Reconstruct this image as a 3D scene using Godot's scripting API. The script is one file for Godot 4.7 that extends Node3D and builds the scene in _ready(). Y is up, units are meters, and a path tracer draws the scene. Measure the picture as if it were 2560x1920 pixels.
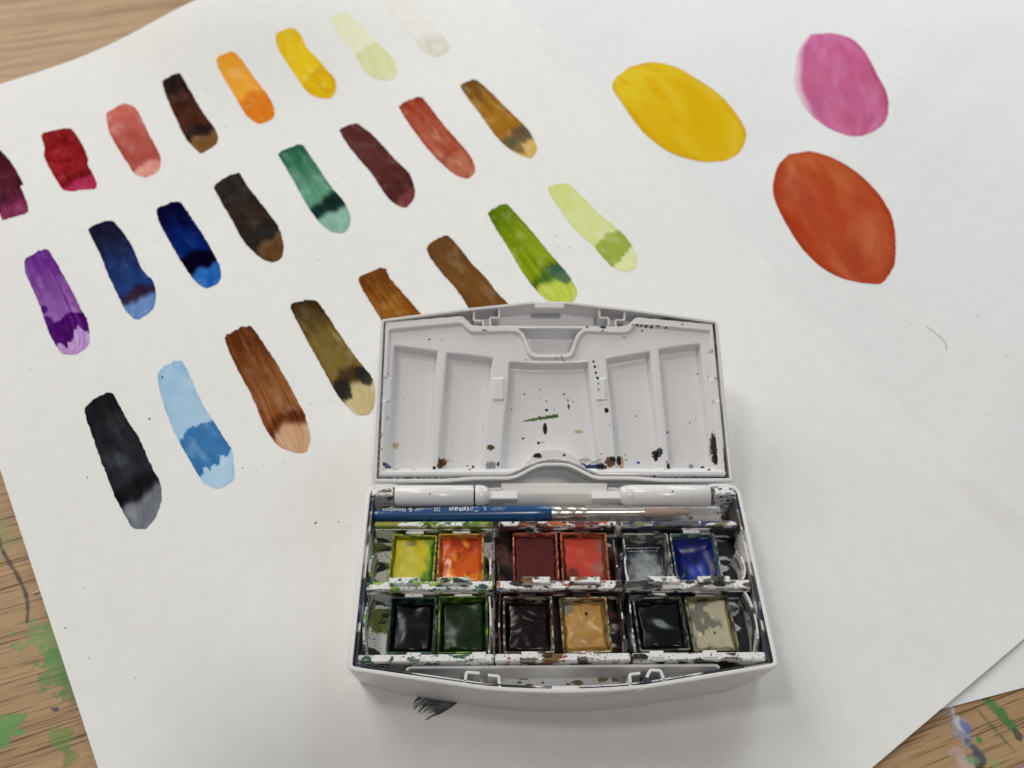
extends Node3D

const MM := 0.001
const YAW := 0.047279
const HB := 15.0
var lid_c := cos(0.34381)
var lid_s := sin(0.34381)
var box_turn := Basis(Vector3.UP, YAW)
var white: StandardMaterial3D
var taken := {}

# ---------- helpers: naming ----------
func numbered(called: String) -> String:
	if not taken.has(called):
		taken[called] = 0
		return called
	taken[called] += 1
	return "%s_%03d" % [called, taken[called]]

func tag(o: Node, label: String, category := "", group := "", kind := "") -> Node:
	if label: o.set_meta("label", label)
	if category: o.set_meta("category", category)
	if group: o.set_meta("group", group)
	if kind: o.set_meta("kind", kind)
	return o

func thing(called: String, label: String, category: String, at := Vector3.ZERO, basis := Basis.IDENTITY, group := "") -> Node3D:
	var o := Node3D.new()
	o.name = numbered(called)
	add_child(o)
	o.transform = Transform3D(basis, at * MM)
	tag(o, label, category, group)
	return o

func put(mesh: Mesh, called: String, mat: Material, parent: Node, label := "") -> MeshInstance3D:
	var o := MeshInstance3D.new()
	o.mesh = mesh
	o.name = called
	o.material_override = mat
	o.cast_shadow = GeometryInstance3D.SHADOW_CASTING_SETTING_ON
	parent.add_child(o, true)
	if label: o.set_meta("label", label)
	return o

# ---------- helpers: shapes (all lengths in millimetres) ----------
func begin() -> SurfaceTool:
	var st := SurfaceTool.new()
	st.begin(Mesh.PRIMITIVE_TRIANGLES)
	return st

func done(st: SurfaceTool) -> ArrayMesh:
	st.generate_normals()
	return st.commit()

func tri(st: SurfaceTool, a: Vector3, b: Vector3, c: Vector3, out: Vector3) -> void:
	if (a - c).cross(a - b).dot(out) < 0.0:
		var k := b
		b = c
		c = k
	st.add_vertex(a * MM)
	st.add_vertex(b * MM)
	st.add_vertex(c * MM)

func quad(st: SurfaceTool, a: Vector3, b: Vector3, c: Vector3, d: Vector3, out: Vector3) -> void:
	tri(st, a, b, c, out)
	tri(st, a, c, d, out)

# a box with chamfered edges
func cbox(st: SurfaceTool, lo: Vector3, hi: Vector3, ch := 0.3, xf := Transform3D.IDENTITY) -> void:
	st.set_smooth_group(-1)
	var m := (lo + hi) / 2.0
	var h := (hi - lo) / 2.0
	ch = minf(ch, minf(h.x, minf(h.y, h.z)) * 0.9)
	var at := func(s: Vector3, k: int) -> Vector3:
		var r := h - Vector3.ONE * ch
		r[k] = h[k]
		return xf * (m + s * r)
	for k in 3:
		var i := (k + 1) % 3
		var j := (k + 2) % 3
		for sk in [-1.0, 1.0]:
			var q := []
			for c in [[-1.0, -1.0], [1.0, -1.0], [1.0, 1.0], [-1.0, 1.0]]:
				var s := Vector3.ZERO
				s[k] = sk
				s[i] = c[0]
				s[j] = c[1]
				q.append(at.call(s, k))
			var out := Vector3.ZERO
			out[k] = sk
			quad(st, q[0], q[1], q[2], q[3], xf.basis * out)
		for si in [-1.0, 1.0]:
			for sj in [-1.0, 1.0]:
				var s0 := Vector3.ZERO
				s0[i] = si
				s0[j] = sj
				var s1 := s0
				s0[k] = -1.0
				s1[k] = 1.0
				var o2 := Vector3.ZERO
				o2[i] = si
				o2[j] = sj
				quad(st, at.call(s0, i), at.call(s1, i), at.call(s1, j), at.call(s0, j), xf.basis * o2)
	for sx in [-1.0, 1.0]:
		for sy in [-1.0, 1.0]:
			for sz in [-1.0, 1.0]:
				var s := Vector3(sx, sy, sz)
				tri(st, at.call(s, 0), at.call(s, 1), at.call(s, 2), xf.basis * s)

# inward normals of a closed plan outline (x, z)
func inward(loop: PackedVector2Array) -> PackedVector2Array:
	var n := loop.size()
	var area := 0.0
	for i in n:
		area += loop[i].cross(loop[(i + 1) % n])
	var sgn := signf(area)
	var out := PackedVector2Array()
	for i in n:
		var a := (loop[i] - loop[(i + n - 1) % n]).normalized()
		var b := (loop[(i + 1) % n] - loop[i]).normalized()
		var na := Vector2(-a.y, a.x) * sgn
		var nb := Vector2(-b.y, b.x) * sgn
		var m := (na + nb).normalized()
		out.append(m / maxf(0.5, m.dot(na)))
	return out

# walls swept along a closed outline; prof holds [inset, height]
func shell(st: SurfaceTool, loop: PackedVector2Array, prof: Array, smooth := true, close := false, drop := PackedFloat32Array(), slim := PackedFloat32Array()) -> void:
	var n := loop.size()
	var nor := inward(loop)
	for k in prof.size() - 1:
		st.set_smooth_group(k + 1 if smooth else -1)
		var i0: float = prof[k][0]
		var y0: float = prof[k][1]
		var i1: float = prof[k + 1][0]
		var y1: float = prof[k + 1][1]
		for i in n:
			var j := (i + 1) % n
			var si := slim[i] if slim.size() else 1.0
			var sj := slim[j] if slim.size() else 1.0
			var di := drop[i] if drop.size() else 0.0
			var dj := drop[j] if drop.size() else 0.0
			var a := loop[i] + nor[i] * i0 * (si if y0 < 2.0 else 1.0)
			var b := loop[j] + nor[j] * i0 * (sj if y0 < 2.0 else 1.0)
			var c := loop[j] + nor[j] * i1 * (sj if y1 < 2.0 else 1.0)
			var d := loop[i] + nor[i] * i1 * (si if y1 < 2.0 else 1.0)
			var nn := (nor[i] + nor[j]).normalized()
			var out := Vector3(nn.x * -(y1 - y0), i1 - i0, nn.y * -(y1 - y0))
			quad(st, Vector3(a.x, y0 - (di if y0 > 5.0 else 0.0), a.y), Vector3(b.x, y0 - (dj if y0 > 5.0 else 0.0), b.y), Vector3(c.x, y1 - (dj if y1 > 5.0 else 0.0), c.y), Vector3(d.x, y1 - (di if y1 > 5.0 else 0.0), d.y), out)
	if close:
		st.set_smooth_group(-1)
		var last: Array = prof[prof.size() - 1]
		var pts := PackedVector2Array()
		for i in n:
			pts.append(loop[i] + nor[i] * float(last[0]))
		var up := Vector3.UP if close else Vector3.DOWN
		var idx := Geometry2D.triangulate_polygon(pts)
		for t in range(0, idx.size(), 3):
			var y: float = last[1]
			tri(st, Vector3(pts[idx[t]].x, y, pts[idx[t]].y), Vector3(pts[idx[t + 1]].x, y, pts[idx[t + 1]].y), Vector3(pts[idx[t + 2]].x, y, pts[idx[t + 2]].y), up)

# an upright wall of even thickness along an open line (x, z), with softened top edges
func rib(st: SurfaceTool, pts: PackedVector2Array, thick: float, y0: float, y1: float, ch := 0.2) -> void:
	var n := pts.size()
	var side := PackedVector2Array()
	for i in n:
		var a := (pts[i] - pts[maxi(i - 1, 0)]).normalized()
		var b := (pts[mini(i + 1, n - 1)] - pts[i]).normalized()
		if i == 0: a = b
		if i == n - 1: b = a
		var na := Vector2(-a.y, a.x)
		var m := (na + Vector2(-b.y, b.x)).normalized()
		side.append(m / maxf(0.5, m.dot(na)) * thick / 2.0)
	st.set_smooth_group(-1)
	var low := minf(y0, y1)
	var prof := [[1.0, y0], [1.0, y1 - ch], [1.0 - ch / thick * 2.0, y1], [-1.0 + ch / thick * 2.0, y1], [-1.0, y1 - ch], [-1.0, y0]]
	for i in n - 1:
		var up := Vector3.UP
		for k in prof.size() - 1:
			var p0: Array = prof[k]
			var p1: Array = prof[k + 1]
			var a := pts[i] + side[i] * float(p0[0])
			var b := pts[i + 1] + side[i + 1] * float(p0[0])
			var c := pts[i + 1] + side[i + 1] * float(p1[0])
			var d := pts[i] + side[i] * float(p1[0])
			var s2 := side[i] * (float(p0[0]) + float(p1[0])) * 0.5
			var out := Vector3(s2.x, thick * 0.4 * (1.0 if k > 0 and k < 4 else 0.0), s2.y)
			quad(st, Vector3(a.x, p0[1], a.y), Vector3(b.x, p0[1], b.y), Vector3(c.x, p1[1], c.y), Vector3(d.x, p1[1], d.y), out)
	for e in [0, n - 1]:
		var d2 := (pts[0] - pts[1]) if e == 0 else (pts[n - 1] - pts[n - 2])
		var out2 := Vector3(d2.x, 0, d2.y)
		for k in range(1, prof.size() - 1):
			var q := []
			for kk in [0, k, k + 1]:
				var v: Vector2 = pts[e] + side[e] * float(prof[kk][0])
				q.append(Vector3(v.x, prof[kk][1], v.y))
			tri(st, q[0], q[1], q[2], out2)

# a solid of revolution about a line from a to b; prof holds [distance along, radius]
func lathe(st: SurfaceTool, a: Vector3, b: Vector3, prof: Array, n := 24) -> void:
	var ax := (b - a).normalized()
	var u := ax.cross(Vector3.UP if absf(ax.y) < 0.9 else Vector3.RIGHT).normalized()
	var w := ax.cross(u)
	for k in prof.size() - 1:
		var sharp: bool = prof[k].size() > 2
		st.set_smooth_group(1 if not sharp else 2 + k)
		var p0: Array = prof[k]
		var p1: Array = prof[k + 1]
		for i in n:
			var t0 := TAU * i / n
			var t1 := TAU * (i + 1) / n
			var d0 := u * cos(t0) + w * sin(t0)
			var d1 := u * cos(t1) + w * sin(t1)
			var out := (d0 + d1) * (float(p1[0]) - float(p0[0])) - ax * 2.0 * (float(p1[1]) - float(p0[1]))
			quad(st, a + ax * float(p0[0]) + d0 * float(p0[1]), a + ax * float(p0[0]) + d1 * float(p0[1]), a + ax * float(p1[0]) + d1 * float(p1[1]), a + ax * float(p1[0]) + d0 * float(p1[1]), out)

# a thin tube through points
func thread(st: SurfaceTool, pts: PackedVector3Array, r: float, n := 6) -> void:
	for i in pts.size() - 1:
		lathe(st, pts[i], pts[i + 1], [[0.0, r], [pts[i].distance_to(pts[i + 1]), r]], n)

# a net of nx by ny points (row after row) with smooth normals that look along up
func net(pos: PackedVector3Array, nx: int, ny: int, uv: PackedVector2Array, up: Vector3, pick := PackedByteArray(), which := 0, uv2 := PackedVector2Array()) -> ArrayMesh:
	var nor := PackedVector3Array()
	nor.resize(pos.size())
	for j in ny:
		for i in nx:
			var dx := pos[j * nx + mini(i + 1, nx - 1)] - pos[j * nx + maxi(i - 1, 0)]
			var dy := pos[mini(j + 1, ny - 1) * nx + i] - pos[maxi(j - 1, 0) * nx + i]
			var v := dx.cross(dy)
			if v.length_squared() < 1e-20:
				v = up
			v = v.normalized()
			nor[j * nx + i] = v if v.dot(up) > 0.0 else -v
	var index := PackedInt32Array()
	var remap := PackedInt32Array()
	remap.resize(pos.size())
	remap.fill(-1)
	var P := PackedVector3Array()
	var N := PackedVector3Array()
	var U := PackedVector2Array()
	var U2 := PackedVector2Array()
	for j in ny - 1:
		for i in nx - 1:
			if pick.size() and pick[j * (nx - 1) + i] != which:
				continue
			var q := [j * nx + i, j * nx + i + 1, (j + 1) * nx + i + 1, (j + 1) * nx + i]
			for k in 4:
				var v: int = q[k]
				if remap[v] < 0:
					remap[v] = P.size()
					P.append(pos[v] * MM)
					N.append(nor[v])
					U.append(uv[v])
					if uv2.size(): U2.append(uv2[v])
				q[k] = remap[v]
			var f: bool = (P[q[0]] - P[q[2]]).cross(P[q[0]] - P[q[1]]).dot(up) + (P[q[0]] - P[q[3]]).cross(P[q[0]] - P[q[2]]).dot(up) > 0.0
			index.append_array(PackedInt32Array([q[0], q[1], q[2], q[0], q[2], q[3]] if f else [q[0], q[2], q[1], q[0], q[3], q[2]]))
	var a := []
	a.resize(Mesh.ARRAY_MAX)
	a[Mesh.ARRAY_VERTEX] = P
	a[Mesh.ARRAY_NORMAL] = N
	a[Mesh.ARRAY_TEX_UV] = U
	if uv2.size(): a[Mesh.ARRAY_TEX_UV2] = U2
	a[Mesh.ARRAY_INDEX] = index
	var me := ArrayMesh.new()
	me.add_surface_from_arrays(Mesh.PRIMITIVE_TRIANGLES, a)
	return me

# ---------- helpers: materials ----------
func mat(color: Color, rough := 0.5, spec := 0.5, tex: Texture2D = null) -> StandardMaterial3D:
	var m := StandardMaterial3D.new()
	m.albedo_color = color
	m.roughness = rough
	m.metallic_specular = spec
	if tex: m.albedo_texture = tex
	return m

func noise(sd: int, freq: float, oct := 3) -> FastNoiseLite:
	var f := FastNoiseLite.new()
	f.noise_type = FastNoiseLite.TYPE_SIMPLEX_SMOOTH
	f.seed = sd
	f.frequency = freq
	f.fractal_type = FastNoiseLite.FRACTAL_FBM
	f.fractal_octaves = oct
	return f

func sstep(a: float, b: float, x: float) -> float:
	var t := clampf((x - a) / (b - a), 0.0, 1.0)
	return t * t * (3.0 - 2.0 * t)

# dried paint on plastic: ground colour and layers of [colour, how much of the surface, patches per mm]; one tile is 64 mm
func stain(sd: int, ground: Color, layers: Array, specks := 0.66, size := 232) -> ImageTexture:
	var px := PackedByteArray()
	px.resize(size * size * 3)
	var maps := []
	for k in layers.size():
		maps.append(noise(sd * 31 + k * 7, 0.85 * float(layers[k][2]) * 64.0 / size, 2))
	var tone := noise(sd * 17 + 3, 1.6 * 64.0 / size, 3)
	var edge := noise(sd * 13 + 5, 1.1 * 64.0 / size, 2)
	var dots := noise(sd * 19 + 9, 0.95 * 64.0 / size, 1)
	var last: Color = layers[layers.size() - 1][0] if layers.size() else ground
	for y in size:
		for x in size:
			var c := ground
			for k in layers.size():
				var v: float = maps[k].get_noise_2d(x * 0.6, y * 1.15) + 0.07 * edge.get_noise_2d(x, y)
				var cut: float = layers[k][1]
				if v > cut - 0.06:
					var thick := 0.92 + 0.5 * tone.get_noise_2d(x + k * 91, y)
					c = c.lerp(layers[k][0] as Color, sstep(cut - 0.06, cut + 0.03, v) * clampf(thick, 0.62, 1.0))
			if dots.get_noise_2d(x, y) > specks:
				c = c.lerp(last, 0.75)
			var o := (y * size + x) * 3
			px[o] = int(clampf(c.r, 0, 1) * 255)
			px[o + 1] = int(clampf(c.g, 0, 1) * 255)
			px[o + 2] = int(clampf(c.b, 0, 1) * 255)
	return ImageTexture.create_from_image(Image.create_from_data(size, size, false, Image.FORMAT_RGB8, px))

func stained(sd: int, layers: Array, rough := 0.38, specks := 0.84, ground := Color(0.91, 0.91, 0.912)) -> StandardMaterial3D:
	var list := []
	for l in layers:
		list.append([Color(l[0]), l[1], l[2]])
	var m := mat(Color.WHITE, rough, 0.5, stain(sd, ground, list, specks))
	m.uv1_triplanar = true
	m.uv1_scale = Vector3.ONE * (1.0 / 0.064)
	m.uv1_offset = Vector3(0.37 * sd, 0.21 * sd, 0.53 * sd)
	return m

# one drop or smear on an image: centre, radii in pixels, turn, colour, ragged edge
func blob(im: Image, cx: float, cy: float, rx: float, ry: float, turn: float, c: Color, nz: FastNoiseLite, ragged := 0.25, streak := 0.0) -> void:
	var R := maxf(rx, ry) * 1.5 + 2.0
	var cs := cos(turn)
	var sn := sin(turn)
	for y in range(maxi(0, int(cy - R)), mini(im.get_height(), int(cy + R) + 1)):
		for x in range(maxi(0, int(cx - R)), mini(im.get_width(), int(cx + R) + 1)):
			var dx := x + 0.5 - cx
			var dy := y + 0.5 - cy
			var u := (dx * cs + dy * sn) / rx
			var v := (-dx * sn + dy * cs) / ry
			var d := sqrt(u * u + v * v) + ragged * nz.get_noise_2d(x, y)
			var a := (1.0 - sstep(1.0 - 0.9 / minf(rx, ry), 1.0 + 0.5 / minf(rx, ry), d)) * c.a
			if streak > 0.0:
				a *= clampf(1.0 - streak + streak * 2.2 * (0.5 + nz.get_noise_2d(u * 40.0 + 500.0, v * rx * 1.2)), 0.0, 1.0)
			if a <= 0.003:
				continue
			var b := im.get_pixel(x, y)
			var na := a + b.a * (1.0 - a)
			var k := a / na
			im.set_pixel(x, y, Color(lerpf(b.r, c.r, k), lerpf(b.g, c.g, k), lerpf(b.b, c.b, k), na))

func catmull(p: PackedVector2Array, n: int) -> PackedVector2Array:
	var len := PackedFloat32Array([0.0])
	for i in p.size() - 1:
		len.append(len[i] + p[i].distance_to(p[i + 1]))
	var out := PackedVector2Array()
	var k := 0
	for i in n:
		var d := len[len.size() - 1] * i / (n - 1)
		while k < p.size() - 2 and len[k + 1] < d:
			k += 1
		var t := (d - len[k]) / maxf(len[k + 1] - len[k], 1e-6)
		out.append(p[k].cubic_interpolate(p[k + 1], p[maxi(k - 1, 0)], p[mini(k + 2, p.size() - 1)], clampf(t, 0, 1)))
	return out

func sd_poly(p: Vector2, v: PackedVector2Array) -> float:
	var d := p.distance_squared_to(v[0])
	var s := 1.0
	var j := v.size() - 1
	for i in v.size():
		var e := v[j] - v[i]
		var w := p - v[i]
		var b := w - e * clampf(w.dot(e) / e.dot(e), 0.0, 1.0)
		d = minf(d, b.length_squared())
		var c1 := p.y >= v[i].y
		var c2 := p.y < v[j].y
		var c3 := e.x * w.y > e.y * w.x
		if (c1 and c2 and c3) or (not c1 and not c2 and not c3):
			s = -s
		j = i
	return s * sqrt(d)

# ---------- the shape of the two sheets ----------
const E1 := Vector2(0.819452, -0.573147)
const E2 := Vector2(-0.573147, -0.819452)
const ORIGIN := Vector2(-63.7127, 163.3983)

func upper_height(x: float, z: float) -> float:
	var d := Vector2(x, z) - ORIGIN
	var a := d.dot(E1)
	var b := d.dot(E2)
	var y := 21.0 * exp(-pow((a - 200.0) / 53.0, 2) / 2.0) * exp(-pow((b - 508.28) / 75.0, 2)) - 2.2 * sstep(-60.0, 0.0, -a) - 2.2 * sstep(-60.0, 0.0, -b) * sstep(60.0, 110.0, a)
	var w := 0.45 * sin(a / 17.0 + b / 31.0) + 0.35 * sin(b / 19.0 - a / 43.0 + 1.3) + 0.3 * sin(a / 9.5 + 0.8) * sin(b / 27.0)
	return y + w * sstep(0.0, 45.0, maxf(absf(x) - 62.0, maxf(z - 42.0, -38.0 - z))) * sstep(0.0, 40.0, a) * 0.6

func lower_height(x: float, z: float) -> float:
	return -2.3 + 0.22 * sin((x + z) / 11.0 + 1.5 * sin(x / 31.0)) * (0.5 + 0.5 * sin(z / 37.0 + x / 53.0)) + 0.42 * sin(x / 19.0 + z / 37.0) + 0.34 * sin(z / 23.0 - x / 41.0 + 0.6) + 0.2 * sin(x / 11.0 - z / 13.0)

# ---------- the scene ----------
func _ready() -> void:
	var cam := Camera3D.new()
	cam.name = "camera"
	add_child(cam)
	var pitch := 0.893543
	var roll := 0.03890384
	var fwd := Vector3(0, -sin(pitch), -cos(pitch))
	var right := Vector3(1, 0, 0)
	var up := right.cross(fwd)
	var cx := right * cos(roll) + up * sin(roll)
	var cy := right * -sin(roll) + up * cos(roll)
	var eye := Vector3(-17.75, 264.6, 123.57)
	cam.transform = Transform3D(Basis(cx, cy, -fwd), eye * MM)
	var at := CameraAttributesPhysical.new()
	at.frustum_focal_length = 12.0 / tan(deg_to_rad(49.2914) / 2.0)
	at.frustum_focus_distance = 0.262
	at.frustum_near = 0.005
	at.frustum_far = 20.0
	at.exposure_aperture = 12.0
	cam.attributes = at
	cam.current = true

	var we := WorldEnvironment.new()
	we.name = "environment"
	var env := Environment.new()
	env.background_mode = Environment.BG_COLOR
	env.background_color = Color(0.64, 0.632, 0.622)
	env.background_energy_multiplier = AMBIENT
	env.tonemap_mode = Environment.TONE_MAPPER_LINEAR
	env.tonemap_exposure = 0.98
	env.sdfgi_enabled = true
	env.ssao_enabled = true
	env.ssil_enabled = true
	we.environment = env
	add_child(we)

	panel_lamp("broad bright lamp far behind the left side of the table", Vector3(-920, 860, -1000), Vector3(0, 0, -60), Vector2(800, 800), LEFT, Color(1.0, 0.985, 0.955))
	panel_lamp("broad bright lamp far behind the right side of the table", Vector3(430, 540, -960), Vector3(0, 0, -60), Vector2(500, 420), RIGHT, Color(0.93, 0.99, 1.0))
	panel_lamp("square ceiling lamp beyond the left end of the table", Vector3(-1050, 2050, -650), Vector3(0, 0, -60), Vector2(420, 420), CEILING, Color(1.0, 0.975, 0.95))
	panel_lamp("square ceiling lamp above the near side of the table", Vector3(300, 2150, 640), Vector3(0, 0, -60), Vector2(320, 320), NEAR, Color(1.0, 0.975, 0.95))

	white = mat(Color(0.91, 0.907, 0.91), 0.22)
	build_table()
	build_sheets()
	build_box()
	build_racks()
	build_pans()
	build_brush()
	build_small_things()
	build_phone(eye, right, up, fwd)

const AMBIENT := 0.42
const LEFT := 0.9
const RIGHT := 0.33
const CEILING := 0.98
const NEAR := 1.2

func panel_lamp(label: String, at: Vector3, aim: Vector3, size: Vector2, energy: float, c: Color) -> void:
	var dir := (aim - at).normalized()
	var b := Basis.looking_at(dir, Vector3.FORWARD if absf(dir.y) > 0.9 else Vector3.UP)
	var o := thing("panel_lamp", label, "lamp", at, b)
	var st := begin()
	cbox(st, Vector3(-size.x / 2 - 15, -size.y / 2 - 15, 2), Vector3(size.x / 2 + 15, size.y / 2 + 15, 40), 3.0)
	put(done(st), "housing", mat(Color(0.85, 0.85, 0.85), 0.5), o)
	st = begin()
	cbox(st, Vector3(-size.x / 2, -size.y / 2, -4), Vector3(size.x / 2, size.y / 2, 1.5), 1.0)
	var g := mat(Color(0.9, 0.9, 0.9), 0.6)
	g.emission_enabled = true
	g.emission = c
	g.emission_energy_multiplier = 0.6
	put(done(st), "diffuser", g, o)
	var l := AreaLight3D.new()
	l.name = "lamp_light"
	l.area_size = size * MM
	l.light_energy = energy
	l.light_color = c
	l.shadow_enabled = true
	l.set("area_range", 8.0)
	l.set("area_attenuation", 2.0)
	l.position = Vector3(0, 0, -8) * MM
	o.add_child(l)

# ---------- table ----------
func streaks(sd: int, w: int, h: int, freq: float, stretch: int) -> PackedByteArray:
	var f := noise(sd, freq, 3)
	var im := f.get_image(w / stretch, h, false, false, true)
	im.convert(Image.FORMAT_L8)
	im.resize(w, h, Image.INTERPOLATE_CUBIC)
	return im.get_data()

func build_table() -> void:
	var w := 1024
	var h := 1024
	var a := streaks(11, w, h, 0.012, 24)
	var b := streaks(12, w, h, 0.06, 20)
	var c := streaks(13, w, h, 0.16, 26)
	var px := PackedByteArray()
	px.resize(w * h * 3)
	var light := Color(0.70, 0.585, 0.445)
	var mid := Color(0.63, 0.51, 0.375)
	var dark := Color(0.35, 0.26, 0.175)
	for i in w * h:
		var g := a[i] / 255.0
		var f := b[i] / 255.0
		var col := light.lerp(mid, clampf(g * 0.9 + 0.05 + (f - 0.5) * 0.6, 0.0, 1.0))
		var pore := sstep(0.60, 0.80, c[i] / 255.0 + (f - 0.5) * 0.45 + (g - 0.5) * 0.25)
		col = col.lerp(dark, pore * 0.75)
		px[i * 3] = int(col.r * 255)
		px[i * 3 + 1] = int(col.g * 255)
		px[i * 3 + 2] = int(col.b * 255)
	var m := mat(Color.WHITE, 0.5, 0.35, ImageTexture.create_from_image(Image.create_from_data(w, h, false, Image.FORMAT_RGB8, px)))
	# old paint and pencil on the wood, 0.43 mm a pixel from (-260, -440)
	var im := Image.create(1024, 1280, false, Image.FORMAT_RGBA8)
	im.fill(Color(0.3, 0.4, 0.2, 0.0))
	var nz := noise(71, 0.09, 4)
	var s := 1.0 / 0.4297
	var spots := "-163 22 11 7 0.3 5a9a58 .62;-158 31 8 7 0.6 3f8a45 .7;-152 38 5 4 0.2 4f7d45 .6;-160 15 9 5 0.2 587a40 .5;-190 -26 8 1.6 0.5 3f7a3c .75;-198 -16 9 5 0.4 6b8a4c .45;-186 -22 7 1.3 0.5 2f6a32 .7;-168 50 5 4.5 0.9 4e9a52 .8;-177 45 4 4 0.1 4e9a52 .6;-150 52 4.5 3.2 0.8 4d8a3e .6;-146 57 2.6 2.2 0.8 477f3a .6;-155.2 44 1.6 .6 0.2 2d3358 .9;-147 64 2 1.3 0.2 6a6e8a .6;127 39 2.6 7 -0.35 8f93ad .85;126.5 37 1.5 4 -0.3 c9c2cc .8;130 46 1.7 4.4 -0.35 4a4c60 .9;128.6 39 1.2 2.4 -0.4 5c66a8 .8;141 34 1.9 7 -0.5 3f7a44 .9;144 41 1.7 2 -0.4 4c4548 .9;137 38 .6 7.5 -0.55 5c6a44 .8;131.5 42.5 1.1 1.3 0 3d8a3c .9;129.6 51 2.2 1.6 0.3 3c3a36 .95;124 48 2.6 4 -0.3 b9a3a0 .6;126 51 2 5 -0.3 c4b4b0 .6;127 48.5 2.4 1 0.2 5da06a .7;134 50 1.4 3 -0.3 7aa35e .6;142 50 1.1 1 0 a07ab0 .6;-230 -330 2 1.2 0 8a6a50 .5;-216 -300 1 .7 0 5a4636 .7;-224 -345 1.2 .9 0 6a5a48 .6;-252 -300 2 2.2 0 c090a0 .5"
	for t in spots.split(";"):
		var v := t.split(" ")
		var col := Color(v[5])
		col.a = float(v[6])
		blob(im, (float(v[0]) + 260.0) * s, (float(v[1]) + 440.0) * s, float(v[2]) * s, float(v[3]) * s, float(v[4]), col, nz, 0.9, 0.45)
	var arc := catmull(PackedVector2Array([Vector2(-197, -14), Vector2(-192.6, -8.2), Vector2(-183.1, 1.6), Vector2(-177.5, 9.0), Vector2(-174.6, 16.5)]), 90)
	for i in arc.size():
		blob(im, (arc[i].x + 260.0) * s, (arc[i].y + 440.0) * s, 1.6, 1.6, 0.0, Color(0.24, 0.2, 0.19, 0.55), nz, 0.4)
	m.detail_enabled = true
	m.detail_blend_mode = BaseMaterial3D.BLEND_MODE_MIX
	m.detail_uv_layer = BaseMaterial3D.DETAIL_UV_2
	m.detail_albedo = ImageTexture.create_from_image(im)
	m.heightmap_enabled = false
	var o := thing("wooden_table", "oak table with paint smears under the white sheets", "table")
	var pos := PackedVector3Array()
	var uv := PackedVector2Array()
	var uv2 := PackedVector2Array()
	var ax := Vector2(cos(-0.36), sin(-0.36))
	for j in 3:
		for i in 3:
			var x := -520.0 + 540.0 * i
			var z := -760.0 + 520.0 * j
			pos.append(Vector3(x, -3.7, z))
			var q := Vector2(x, z)
			uv.append(Vector2(q.dot(ax) / 240.0, q.dot(Vector2(-ax.y, ax.x)) / 120.0))
			uv2.append(Vector2((x + 260.0) / 440.0, (z + 440.0) / 550.0))
	put(net(pos, 3, 3, uv, Vector3.UP, PackedByteArray(), 0, uv2), "tabletop", m, o)
	var st := begin()
	cbox(st, Vector3(-520, -27, -760), Vector3(560, -3.8, 280), 1.0)
	put(done(st), "table_board", mat(Color(0.6, 0.46, 0.32), 0.6), o)

# ---------- the two sheets ----------
func paper_material(sd: int, c: Color) -> StandardMaterial3D:
	var n := 256
	var px := PackedByteArray()
	px.resize(n * n * 3)
	var f := noise(sd, 0.03, 3)
	var g := noise(sd + 5, 0.4, 2)
	for y in n:
		for x in n:
			var v := 1.0 + 0.012 * f.get_noise_2d(x, y) + 0.014 * g.get_noise_2d(x, y)
			var o := (y * n + x) * 3
			px[o] = int(clampf(c.r * v, 0, 1) * 255)
			px[o + 1] = int(clampf(c.g * v, 0, 1) * 255)
			px[o + 2] = int(clampf(c.b * v, 0, 1) * 255)
	var m := mat(Color.WHITE, 0.85, 0.3, ImageTexture.create_from_image(Image.create_from_data(n, n, false, Image.FORMAT_RGB8, px)))
	m.uv1_triplanar = true
	m.uv1_scale = Vector3.ONE * (1.0 / 0.09)
	return m

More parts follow.
